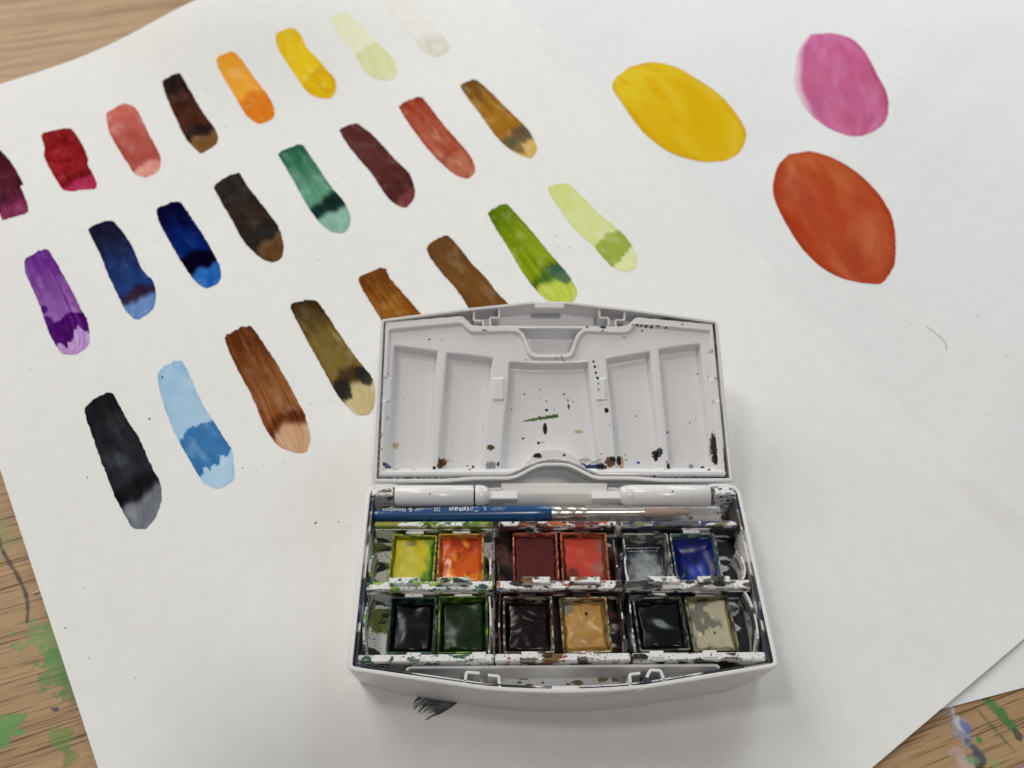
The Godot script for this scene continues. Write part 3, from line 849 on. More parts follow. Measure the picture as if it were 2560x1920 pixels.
# ---------- the paint box ----------
func base_loop() -> PackedVector2Array:
	var p := PackedVector2Array()
	for q in [[-65.2, -29.0], [-64.7, -31.0], [-63.4, -32.6], [-61.0, -33.2], [-56.0, -33.3]]: p.append(Vector2(q[0], q[1]))
	for x in [-40.0, -20.0, 0.0, 20.0, 40.0]: p.append(Vector2(x, -33.3))
	for q in [[56.0, -33.3], [61.0, -33.2], [63.4, -32.6], [64.7, -31.0], [65.2, -29.0], [65.25, 0.0], [65.25, 30.0], [65.0, 31.2], [64.2, 31.9], [62.8, 32.3]]: p.append(Vector2(q[0], q[1]))
	for x in [52.0, 40.0, 30.0, 24.0, 18.0, 12.0, 6.0, 0.0, -6.0, -12.0, -18.0, -24.0, -30.0, -40.0, -52.0]:
		var f := 32.3 + (62.8 - absf(x)) * 0.152
		p.append(Vector2(x, minf(f, 38.3 + 1.0 * cos(clampf(x / 24.0, -1, 1) * PI / 2.0))))
	for q in [[-62.8, 32.3], [-64.2, 31.9], [-65.0, 31.2], [-65.25, 30.0], [-65.25, 0.0]]: p.append(Vector2(q[0], q[1]))
	return p

func lid_near(x: float) -> float:
	return 0.2 + 4.9 * sstep(16.0, 3.0, absf(x)) + 0.8 * sstep(40.0, 26.0, absf(x))

func lid_far(x: float) -> float:
	var a := absf(x)
	if a < 7.0: return 69.6
	if a < 31.0: return lerpf(69.6, 66.7, (a - 7.0) / 24.0)
	return lerpf(66.7, 62.0, (a - 31.0) / 32.4)

func lid_loop() -> PackedVector2Array:
	var p := PackedVector2Array()
	p.append(Vector2(-63.4, 0.4))
	for i in range(1, 48):
		var x := lerpf(-63.4, 63.4, i / 48.0)
		p.append(Vector2(x, lid_near(x)))
	p.append(Vector2(63.4, 0.4))
	for q in [[63.35, 30.0], [63.3, 61.0], [62.6, 62.05]]: p.append(Vector2(q[0], q[1]))
	for x in [50.0, 40.0, 31.0, 20.0, 7.0, 0.0, -7.0, -20.0, -31.0, -40.0, -50.0]: p.append(Vector2(x, lid_far(x)))
	for q in [[-62.6, 62.05], [-63.3, 61.0], [-63.35, 30.0]]: p.append(Vector2(q[0], q[1]))
	var r := PackedVector2Array()
	for q in p: r.append(Vector2(q.x, -q.y))
	return r

func build_box() -> void:
	var o := thing("paint_box", "open white plastic watercolour box with a paint spotted mixing lid", "paint box", Vector3.ZERO, box_turn)
	var rim_dirt := stained(8, [["#7d776a", 0.12, 0.05], ["#1b1a1d", 0.10, 0.045], ["#22305c", 0.36, 0.07]], 0.4, 0.8)
	var wall := mat(Color(0.905, 0.902, 0.905), 0.28, 0.5)
	var loop := base_loop()
	var low := PackedFloat32Array()
	var slim := PackedFloat32Array()
	for q in loop:
		low.append((5.5 if absf(q.x) > 30.0 or absf(q.x) < 10.0 else 2.0) if q.y < -33.25 and absf(q.x) < 55.5 else 0.0)
		slim.append(1.0 if q.y < 31.0 else lerpf(-0.4, 0.0, clampf(absf(q.x) / 30.0, 0.0, 1.0)) + sstep(50.0, 64.0, absf(q.x)))
	var st := begin()
	shell(st, loop, [[2.3, 0.1], [1.7, 0.5], [0.1, 13.9], [0.0, 14.4], [0.15, 14.85], [0.5, 15.0], [1.15, 15.0], [1.4, 14.8]], true, false, low, slim)
	var tray := put(done(st), "base_tray", wall, o)
	st = begin()
	shell(st, loop, [[1.4, 14.8], [1.5, 13.2], [2.0, 13.1], [2.1, 13.9], [2.5, 13.9], [2.6, 2.1]], true, false, low)
	put(done(st), "inner_wall", rim_dirt, tray, "inner wall streaked with dried dark paint")
	st = begin()
	var pts := PackedVector2Array()
	var nor := inward(loop)
	for i in loop.size(): pts.append(loop[i] + nor[i] * 1.6)
	var idx := Geometry2D.triangulate_polygon(pts)
	st.set_smooth_group(-1)
	for t in range(0, idx.size(), 3):
		for y in [0.15, 1.5]:
			tri(st, Vector3(pts[idx[t]].x, y, pts[idx[t]].y), Vector3(pts[idx[t + 1]].x, y, pts[idx[t + 1]].y), Vector3(pts[idx[t + 2]].x, y, pts[idx[t + 2]].y), Vector3.UP if y > 1.0 else Vector3.DOWN)
	put(done(st), "floor", stained(9, [["#3a3630", 0.5, 0.3], ["#6b5a3c", 0.45, 0.2]], 0.4), tray)
	# the front trough: partition, latch hooks, catch
	st = begin()
	rib(st, PackedVector2Array([Vector2(-48, 30.6), Vector2(-47.4, 29.9), Vector2(-46.4, 29.7), Vector2(46.4, 29.7), Vector2(47.4, 29.9), Vector2(48, 30.6)]), 0.9, 1.5, 11.0)
	put(done(st), "partition", wall, tray)
	for q in [[[-30.0, 35.4], [-29.7, 32.7], [-29.3, 32.4], [-25.7, 32.7]], [[-19.6, 37.0], [-19.9, 34.0], [-20.3, 33.6], [-23.2, 33.3]], [[19.5, 37.0], [19.6, 33.8], [20.0, 33.4], [22.8, 33.1]], [[29.9, 35.4], [29.2, 32.7], [28.7, 32.3], [26.2, 32.2], [25.7, 32.6], [24.7, 34.4]]]:
		var l := PackedVector2Array()
		for v in q: l.append(Vector2(v[0], v[1]))
		st = begin()
		rib(st, l, 0.95, 1.5, 13.9)
		put(done(st), "latch_hook", wall, tray)
	st = begin()
	cbox(st, Vector3(-4.2, 10.5, 36.9), Vector3(4.0, 14.6, 38.4), 0.3)
	put(done(st), "catch", wall, tray)
	# the raised smile line on the outside of the front
	st = begin()
	var line := PackedVector3Array()
	for i in 25:
		var x := lerpf(-17.0, 23.0, i / 24.0)
		var y := 14.6 - 3.4 * (1.0 - pow((x - 3.0) / 20.0, 2))
		var f := minf(32.3 + (62.8 - absf(x)) * 0.152, 38.3 + 1.0 * cos(clampf(x / 24.0, -1, 1) * PI / 2.0))
		line.append(Vector3(x, y, f + 0.07 * (14.6 - y)))
	thread(st, line, 0.22)
	put(done(st), "front_moulding", wall, tray)
	# hinge
	for sg in [-1.0, 1.0]:
		st = begin()
		var xa: float = -55.4 if sg < 0 else 27.2
		lathe(st, Vector3(xa, 12.2, -30.0), Vector3(xa + 27.2, 12.2, -30.0), [[0.0, 0.0, 1], [0.0, 3.55], [0.25, 3.8], [26.95, 3.8], [27.2, 3.55, 1], [27.2, 0.0]], 36)
		put(done(st), "hinge_barrel", white, tray)
		st = begin()
		var xc := 27.6 if sg > 0 else -27.6
		lathe(st, Vector3(xc, 12.2, -30.0), Vector3(xc - sg * 5.0, 12.2, -30.0), [[0.0, 0.0, 1], [0.0, 3.65], [0.3, 3.85], [2.8, 3.7], [4.6, 2.9], [4.8, 2.5, 1], [4.8, 0.0]], 32)
		put(done(st), "hinge_cap", white, tray)
		st = begin()
		var x0 := 12.9 if sg > 0 else -27.4
		cbox(st, Vector3(x0, 4.0, -31.4), Vector3(x0 + 14.5, 13.6, -28.0), 0.3)
		put(done(st), "hinge_block", white, tray)
		st = begin()
		x0 = 28.0 if sg > 0 else -58.0
		cbox(st, Vector3(x0, 2.0, -30.6), Vector3(x0 + 30.0, 7.6, -28.2), 0.4)
		put(done(st), "hinge_ledge", white, tray)
		# solid corners behind
		st = begin()
		var cl := PackedVector2Array()
		for q in [[56.0, -28.6], [63.3, -28.6], [63.3, -30.6], [62.6, -31.6], [61.0, -32.0], [56.0, -32.1]]: cl.append(Vector2(q[0] * sg, q[1]))
		shell(st, cl, [[0.0, 3.0], [0.0, 14.6], [0.2, 15.0], [0.7, 15.2]], false, true)
		put(done(st), "corner_block", stained(14 if sg < 0 else 15, [["#2a3158" if sg > 0 else "#6a5a44", 0.30, 0.35], ["#20222c", 0.5, 0.6]], 0.36), tray)
	# drops on the hinge barrels
	st = begin()
	for q in [[-43.2, 0.35, 0.28], [-40.1, 0.5, 0.14], [-36.5, 0.75, 0.12], [-51.0, -0.3, 0.12], [40.9, 0.15, 0.36], [42.8, -0.45, 0.16], [34.5, -0.1, 0.12], [47.5, 0.8, 0.18], [37.2, 0.95, 0.14], [25.0, -0.6, 0.3], [-25.2, -0.2, 0.18]]:
		var a: float = q[1]
		var r: float = q[2]
		var c := Vector3(q[0], 12.2 + 3.81 * cos(a), -30.0 + 3.81 * sin(a))
		lathe(st, c, c + Vector3(0, cos(a), sin(a)), [[-0.05, r], [r * 0.2, r * 0.8], [r * 0.3, 0.0]], 9)
	tag(put(done(st), "paint_drops", mat(Color(0.07, 0.07, 0.09), 0.35), tray), "", "", "", "stuff")
	# plate between the hinges
	st = begin()
	st.set_smooth_group(1)
	for i in 10:
		var a0 := PI * 0.5 * i / 10.0
		var a1 := PI * 0.5 * (i + 1) / 10.0
		var p0 := Vector3(0, 8.5 + 5.6 * cos(a0), -34.0 + 6.4 * sin(a0))
		var p1 := Vector3(0, 8.5 + 5.6 * cos(a1), -34.0 + 6.4 * sin(a1))
		var wx := Vector3(lerpf(18.6, 17.0, i / 10.0), 0, 0)
		st.set_smooth_group(1)
		quad(st, p0 - wx, p0 + wx, p1 + wx, p1 - wx, Vector3(0, 1, 0.5))
		st.set_smooth_group(-1)
		for sg in [-1.0, 1.0]:
			quad(st, p0 + wx * sg, p1 + wx * sg, Vector3(p1.x + wx.x * sg, 2, p1.z), Vector3(p0.x + wx.x * sg, 2, p0.z), Vector3(sg, 0, 0))
	st.set_smooth_group(-1)
	quad(st, Vector3(-17, 8.5, -27.6), Vector3(17, 8.5, -27.6), Vector3(17, 2, -26.9), Vector3(-17, 2, -26.9), Vector3(0, 0, 1))
	put(done(st), "hinge_plate", mat(Color(0.87, 0.87, 0.85), 0.3), tray)
	build_lid(o)

# section of a well: rounded brim, drafted wall, rounded foot; e is the distance outside the outline
func well_depth(e: float, top: float, deep: float) -> float:
	var r := 0.9
	var x := 0.75 - e
	if x <= 0.0: return top
	if x < r: return top + (r - sqrt(r * r - x * x)) * (deep - top) / 4.3
	var d0 := top + r * (deep - top) / 4.3
	return lerpf(d0, deep, 1.0 - pow(1.0 - clampf((x - r) / 0.85, 0.0, 1.0), 1.7))

func build_lid(o: Node3D) -> void:
	var lid := Node3D.new()
	lid.name = "lid"
	o.add_child(lid)
	lid.transform = Transform3D(Basis(Vector3(1, 0, 0), Vector3(0, lid_c, lid_s), Vector3(0, -lid_s, lid_c)), Vector3(0, HB, -33.6536) * MM)
	var loop := lid_loop()
	var wall := mat(Color(0.905, 0.902, 0.905), 0.2)
	var st := begin()
	shell(st, loop, [[2.4, -10.6], [1.6, -10.2], [1.1, -9.4], [0.05, -0.7], [0.1, -0.25], [0.35, 0.0], [1.0, 0.0], [1.25, -0.2], [1.35, -10.0]])
	put(done(st), "lid_wall", wall, lid)
	st = begin()
	var pts := PackedVector2Array()
	var nor := inward(loop)
	for i in loop.size(): pts.append(loop[i] + nor[i] * 1.2)
	var idx := Geometry2D.triangulate_polygon(pts)
	st.set_smooth_group(-1)
	for t in range(0, idx.size(), 3):
		tri(st, Vector3(pts[idx[t]].x, -10.6, pts[idx[t]].y), Vector3(pts[idx[t + 1]].x, -10.6, pts[idx[t + 1]].y), Vector3(pts[idx[t + 2]].x, -10.6, pts[idx[t + 2]].y), Vector3.DOWN)
	put(done(st), "lid_top", mat(Color(0.905, 0.902, 0.905), 0.28), lid)
	# the mixing palette: one moulded sheet with wells, ridges and a thumb notch
	var V := func(a: Array) -> PackedVector2Array:
		return pairs(a)
	var insert: PackedVector2Array = V.call([-61.6, 2.3, -61.7, 61.2, -33.4, 63.9, -32.2, 63.5, -29.4, 60.5, -28.2, 60.0, 27.8, 60.0, 29.2, 60.6, 31.6, 63.2, 32.8, 63.7, 61.6, 61.0, 61.5, 2.3, 16.0, 2.6, 9.0, 5.8, 4.5, 7.6, 0.0, 8.1, -4.5, 7.6, -9.0, 5.8, -16.0, 2.6])
	var lip: PackedVector2Array = V.call([-60.0, 4.3, -59.9, 57.8, -34.0, 60.6, -33.0, 60.2, -30.2, 57.4, -29.0, 57.0, -13.4, 57.4, -11.4, 56.2, -10.2, 54.0, -8.6, 49.0, -7.6, 47.6, -6.0, 46.9, 6.0, 46.9, 7.6, 47.6, 8.6, 49.0, 10.2, 54.0, 11.4, 56.2, 13.2, 57.4, 28.0, 57.0, 29.4, 57.5, 32.0, 60.2, 33.2, 60.5, 59.9, 57.9, 60.0, 4.3, 14.0, 4.4, 11.6, 5.2, 9.9, 7.6, 7.4, 10.4, 4.0, 12.1, 0.0, 12.6, -4.0, 12.1, -7.4, 10.4, -9.9, 7.6, -11.6, 5.2, -14.0, 4.4])
	var notch: PackedVector2Array = V.call([-11.6, 58.3, -9.6, 56.6, -8.6, 54.0, -7.1, 50.2, -6.2, 49.0, -5.0, 48.5, 5.0, 48.5, 6.2, 49.0, 7.1, 50.2, 8.6, 54.0, 9.6, 56.6, 11.6, 58.3])
	var wells := []
	for q in [[-58.0, 52.0, -50.0, 51.0, -42.0, 49.7, -42.6, 40.0, -43.2, 22.0, -43.6, 5.6, -59.2, 5.6, -58.6, 30.0], [-38.5, 49.2, -30.0, 48.3, -21.6, 47.1, -22.3, 40.0, -24.2, 22.0, -25.2, 5.6, -41.0, 5.6, -40.2, 22.0, -39.2, 40.0], [-15.4, 45.7, -6.0, 45.1, 4.0, 45.1, 13.9, 45.7, 14.3, 36.0, 15.6, 20.0, 16.8, 5.6, -18.8, 5.6, -17.6, 20.0, -16.0, 36.0], [20.8, 47.0, 29.0, 48.6, 37.2, 50.0, 37.5, 40.0, 38.2, 22.0, 38.8, 5.6, 22.4, 5.6, 22.0, 22.0, 21.1, 38.0], [40.5, 50.8, 48.0, 52.2, 56.3, 53.2, 56.6, 36.0, 57.6, 5.6, 41.6, 5.6, 41.2, 22.0]]:
		wells.append(V.call(q))
	var nx := 400
	var ny := 216
	var pos := PackedVector3Array()
	var uv := PackedVector2Array()
	pos.resize(nx * ny)
	uv.resize(nx * ny)
	var pick := PackedByteArray()
	var dw := PackedByteArray()
	dw.resize(nx * ny)
	for j in ny:
		for i in nx:
			var x := lerpf(-62.1, 62.1, float(i) / (nx - 1))
			var s := lerpf(lid_near(x) + 1.25, lid_far(x) - 1.25, float(j) / (ny - 1))
			var p := Vector2(x, s)
			var d := 9.2 if s > 30.0 else 3.4
			if absf(x) > 60.5 and s < 61.4:
				d = 3.4
			var di := sd_poly(p, insert)
			d = lerpf(d, 0.45, sstep(0.25, -0.35, di))
			var region := 0
			if di < 0.5:
				var dl := sd_poly(p, lip)
				d = lerpf(d, 1.9, sstep(0.25, -0.45, dl))
				if dl < 0.0:
					for k in 5:
						var w: PackedVector2Array = wells[k]
						if x < [-62.0, -43.5, -21.5, 18.0, 37.8][k] or x > [-40.0, -19.5, 19.0, 41.5, 60.5][k]: continue
						var e := sd_poly(p, w)
						if e > 0.8: continue
						var deep := 6.2
						if dl > -0.6: deep = lerpf(1.9, 6.2, sstep(0.0, -0.6, dl))
						d = well_depth(e, d, deep)
						if e < 0.5: region = k + 1
					# raised blocks on the broad ridges
					for bx in [-19.4, 18.0]:
						if absf(x - bx) < 3.0 and s > 30.0 and s < 40.0 and region == 0:
							d = lerpf(d, 1.2, sstep(30.6, 31.1, s) * sstep(39.5, 39.0, s) * sstep(2.2, 1.6, absf(x - bx)))
				if s > 46.0 and s < 59.0 and absf(x) < 12.5:
					d = lerpf(d, 9.2, sstep(0.2, -0.5, sd_poly(p, notch)))
			# nicks in the side lips
			if absf(x) > 58.6 and di < 0.0:
				d = lerpf(d, 1.3, sstep(30.0, 30.8, s) * sstep(39.5, 38.7, s) * 0.8)
			var at := j * nx + i
			pos[at] = Vector3(x, -d, -s)
			uv[at] = Vector2((x + 64.0) / 128.0, (s + 1.0) / 71.0)
			dw[at] = region
	pick.resize((nx - 1) * (ny - 1))
	for j in ny - 1:
		for i in nx - 1:
			pick[j * (nx - 1) + i] = dw[j * nx + i]
	var w := 1024
	var h := 568
	var im := Image.create(w, h, false, Image.FORMAT_RGBA8)
	im.fill(Color(0.905, 0.905, 0.912))
	var nz := noise(33, 0.16, 4)
	var pal := {"k": "#15161c", "b": "#1f2f9a", "g": "#3c5c1c", "o": "#4a4620", "r": "#5a3220", "m": "#7a2830", "t": "#b08c58", "s": "#55565e", "l": "#9a9a94", "d": "#1c3560", "q": "#2a2018", "w": "#f4efe4"}
	var e := 8.0
	for t in BLOBS.split(";"):
		var v := t.split(" ")
		var c := Color(pal[v[4]])
		c.a = 0.6 if v[4] in ["l", "t", "s"] else 0.95
		blob(im, (float(v[0]) + 64.0) * e, (float(v[1]) + 1.0) * e, maxf(1.0, float(v[2]) * e), maxf(1.0, float(v[3]) * e), 0.0, c, nz, 0.5 if float(v[2]) > 1.0 else 0.15, 0.0)
	# dry brushed green dash
	for i in 60:
		var t := i / 59.0
		var px := lerpf(-9.9, 1.9, t)
		var ps := lerpf(24.2, 26.3, t) + 0.5 * nz.get_noise_1d(i * 9.0)
		if nz.get_noise_1d(i * 31.0 + 70.0) > -0.12 - 0.3 * t:
			blob(im, (px + 64.0) * e, (ps + 1.0) * e, 5.0, 2.0 + 3.0 * t, 0.2, Color(0.22, 0.36, 0.12, 0.85), nz, 1.3)
	blob(im, (4.0 + 64.0) * e, 48.2 * e, 2.0, 7.0, 0.4, Color(0.45, 0.3, 0.18, 0.7), nz, 1.0)
	blob(im, (1.9 + 64.0) * e, 48.0 * e, 1.6, 6.0, -0.4, Color(0.45, 0.3, 0.18, 0.7), nz, 1.0)
	# the line of old paint caught in the gap round the palette
	for k in insert.size():
		var p0 := insert[k]
		var p1 := insert[(k + 1) % insert.size()]
		var steps := int(p0.distance_to(p1) / 0.25) + 1
		for i in steps:
			var q := p0.lerp(p1, float(i) / steps)
			if q.y > 50.0 and absf(q.x) < 33.0: continue
			var out := (q - Vector2(0, 30)).normalized() * 0.35
			var a := clampf(0.35 + 1.3 * nz.get_noise_2d(q.x * 3.0, q.y * 3.0) + (0.5 if q.x > 45.0 else 0.0), 0.0, 0.9)
			blob(im, (q.x + out.x + 64.0) * e, (q.y + out.y + 1.0) * e, 2.0, 2.0, 0.0, Color(0.08, 0.08, 0.1, a * 0.5), nz, 0.4)
	var rng := RandomNumberGenerator.new()
	rng.seed = 77
	for i in 420:
		var r := 0.5 + 0.9 * pow(rng.randf(), 4.0)
		blob(im, rng.randf() * w, (1.0 - pow(rng.randf(), 1.3)) * h, r, r, 0.0, Color(Color("#5c5c62").lerp(Color("#20202a"), rng.randf()), 0.6), nz, 0.2)
	for i in 26:
		# grime in the corner that the brush cannot reach
		var a := rng.randf()
		blob(im, (lerpf(44.0, 61.5, a) + 64.0) * e, (lerpf(62.6, 61.2, a) + 1.0) * e, 4 + 10 * rng.randf(), 2.5, 0.08, Color(0.09, 0.09, 0.11, 0.9), nz, 0.8)
		blob(im, (61.5 + 64.0) * e, (lerpf(61.0, 48.0, rng.randf()) + 1.0) * e, 2.5, 4 + 8 * rng.randf(), 0.0, Color(0.09, 0.09, 0.11, 0.8), nz, 0.8)
		blob(im, (61.0 + 64.0) * e, (lerpf(2.0, 12.0, rng.randf()) + 1.0) * e, 2.0, 3 + 5 * rng.randf(), 0.0, Color(0.12, 0.12, 0.14, 0.8), nz, 0.8)
		blob(im, (lerpf(50.0, 61.5, rng.randf()) + 64.0) * e, 2.6 * e, 4 + 6 * rng.randf(), 1.6, 0.0, Color(0.12, 0.12, 0.14, 0.7), nz, 0.8)
	var pm := mat(Color.WHITE, 0.14, 0.5, ImageTexture.create_from_image(im))
	pm.texture_repeat = false
	for k in 6:
		put(net(pos, nx, ny, uv, Vector3.UP, pick, k), "mixing_palette" if k == 0 else "mixing_well", pm, lid)
	# hooks and catch in the far trough of the lid
	var plain := mat(Color(0.905, 0.902, 0.905), 0.22)
	for q in [[[-28.6, 66.2], [-28.6, 62.4], [-28.2, 62.0], [-25.4, 62.0], [-25.1, 61.6], [-25.1, 60.2]], [[-19.1, 67.8], [-19.1, 63.6], [-19.5, 63.2], [-22.2, 63.2], [-22.5, 62.8], [-22.5, 60.2]], [[18.8, 67.8], [18.8, 63.8], [19.2, 63.4], [21.8, 63.4], [22.1, 63.0], [22.1, 60.2]], [[28.3, 66.2], [28.1, 62.9], [27.7, 62.5], [25.0, 62.5], [24.7, 62.1], [24.7, 60.2]]]:
		var l := PackedVector2Array()
		for v in q: l.append(Vector2(v[0], -v[1]))
		st = begin()
		rib(st, l, 0.8, -9.2, -1.0)
		put(done(st), "latch_hook", plain, lid)
	st = begin()
	cbox(st, Vector3(-5.8, -3.6, -69.0), Vector3(5.4, 0.3, -66.6), 0.3)
	put(done(st), "catch", plain, lid)

const BLOBS := "-45.1 54.6 0.37 0.40 k;-40.5 54.3 0.22 0.24 k;-24.7 57.8 0.96 0.32 g;13.8 59.5 0.60 0.57 o;19.8 59.3 1.27 0.65 k;19.5 57.8 0.67 0.40 s;22.2 59.8 0.45 0.24 k;25.6 59.8 0.45 0.32 k;31.2 60.2 0.60 0.24 k;32.7 60.4 0.60 0.24 k;34.2 60.2 0.45 0.24 k;36.1 60.0 0.68 0.32 k;38.2 59.7 0.53 0.41 k;40.6 59.9 0.68 0.24 k;43.6 59.4 0.38 0.32 k;27.6 55.8 0.67 0.40 s;34.7 58.4 0.37 0.40 k;49.7 60.4 0.38 0.33 k;-9.4 46.6 0.30 0.24 k;4.9 46.2 0.37 0.24 k;15.8 46.0 0.45 0.47 k;16.2 44.0 0.52 0.55 k;16.5 41.6 0.44 0.55 k;17.0 39.4 0.66 0.70 k;17.1 37.1 0.29 0.39 k;17.1 34.8 0.29 0.39 k;-3.8 36.5 0.29 0.31 o;-9.8 34.6 0.29 0.38 k;4.9 34.7 0.44 0.39 r;6.3 32.3 0.29 0.54 r;8.1 31.8 0.29 0.23 m;6.5 29.8 0.44 1.07 r;-1.7 31.9 0.29 0.31 k;-3.9 33.0 0.22 0.23 r;-14.6 28.8 0.22 0.30 k;-1.7 28.5 0.65 0.53 k;-10.3 42.5 0.15 0.16 k;2.2 41.7 0.15 0.16 k;-6.3 28.6 0.15 0.15 k;1.1 28.8 0.22 0.30 k;-4.4 25.8 0.51 0.45 g;-2.4 21.4 0.79 2.24 k;-10.5 17.7 0.50 0.45 r;-4.9 16.0 0.57 0.52 k;-3.3 16.2 0.86 0.22 s;19.8 27.1 0.80 0.99 k;20.7 21.4 0.22 0.23 k;22.6 21.3 0.29 0.23 k;42.3 20.0 0.51 0.53 b;31.3 26.2 0.29 0.30 k;51.0 23.7 0.29 0.23 k;55.3 42.8 0.30 0.32 r;58.1 40.3 0.30 0.31 s;-16.3 20.7 0.22 0.22 s;-31.8 24.8 0.14 0.15 s;-54.0 32.7 0.14 0.23 k;-25.0 21.8 0.14 0.22 k;17.1 10.7 0.21 0.29 k;-36.3 15.1 0.14 0.15 k;-22.4 13.1 1.42 1.03 o;-22.1 6.7 1.98 1.30 s;-39.6 8.7 1.41 1.45 r;-38.2 9.4 1.27 0.51 t;-40.4 6.7 0.85 1.30 r;-42.2 5.8 0.56 0.65 k;-28.6 7.1 0.42 0.58 k;-29.6 5.3 0.56 0.43 s;-19.6 7.1 0.42 0.87 k;-59.1 6.8 1.19 1.01 d;-61.3 17.3 0.71 1.18 t;-56.6 15.1 1.20 1.25 t;-59.3 24.0 0.36 1.05 l;-5.7 9.8 1.71 0.95 k;3.8 10.0 0.57 0.51 r;-35.9 9.1 0.42 0.29 t;-30.6 7.5 0.35 0.29 k;-32.7 6.0 0.42 0.22 k;-34.8 5.8 0.35 0.22 s;-38.3 5.7 0.56 0.29 k;-55.9 5.3 1.40 0.22 s;-49.5 5.3 0.84 0.14 s;10.6 7.8 1.28 0.58 k;14.1 6.8 4.28 1.16 d;11.7 9.6 2.14 0.73 l;15.6 8.7 2.14 0.51 l;16.9 6.0 2.14 0.87 k;20.2 7.8 1.86 1.89 r;21.3 8.9 1.14 1.02 k;24.9 8.6 1.00 2.62 t;24.1 9.4 0.86 1.75 k;26.7 9.7 0.36 0.29 d;31.1 8.6 0.64 0.44 b;37.8 11.6 1.58 1.62 k;37.5 10.0 0.57 1.03 k;41.9 10.7 0.58 0.81 k;41.1 6.3 0.79 1.02 k;40.6 7.8 0.43 0.58 s;50.2 7.0 0.93 1.10 s;54.3 6.9 0.79 0.44 k;51.9 6.3 1.15 0.29 k;58.0 13.6 1.01 5.17 q;58.1 9.2 0.86 2.50 k;35.6 2.2 0.64 0.57 b;55.4 5.0 0.64 0.36 k;30.5 5.9 1.43 0.22 k;34.0 5.9 1.00 0.22 s;46.2 5.9 1.43 0.15 s;9.9 20.2 1.59 0.67 t;8.5 19.0 0.72 0.30 w;-59.7 40.8 0.22 0.31 r;-63.3 14.4 0.28 0.29 s;-60.7 12.2 0.28 0.29 k;60.0 49.8 0.90 0.96 l;64.3 56.0 0.30 0.32 s;-47.8 30.4 0.14 0.15 s;26.5 11.4 0.22 0.29 k;22.8 18.1 0.22 0.22 k;-50.3 17.7 0.14 0.15 s;-47.7 15.9 0.14 0.15 s;-44.7 9.3 0.14 0.15 k;-57.4 27.8 0.14 0.15 s;46.2 15.1 0.14 0.15 k;47.6 10.0 0.14 0.22 k;14.2 18.5 0.14 0.15 k;-15.7 11.4 0.14 0.15 k"

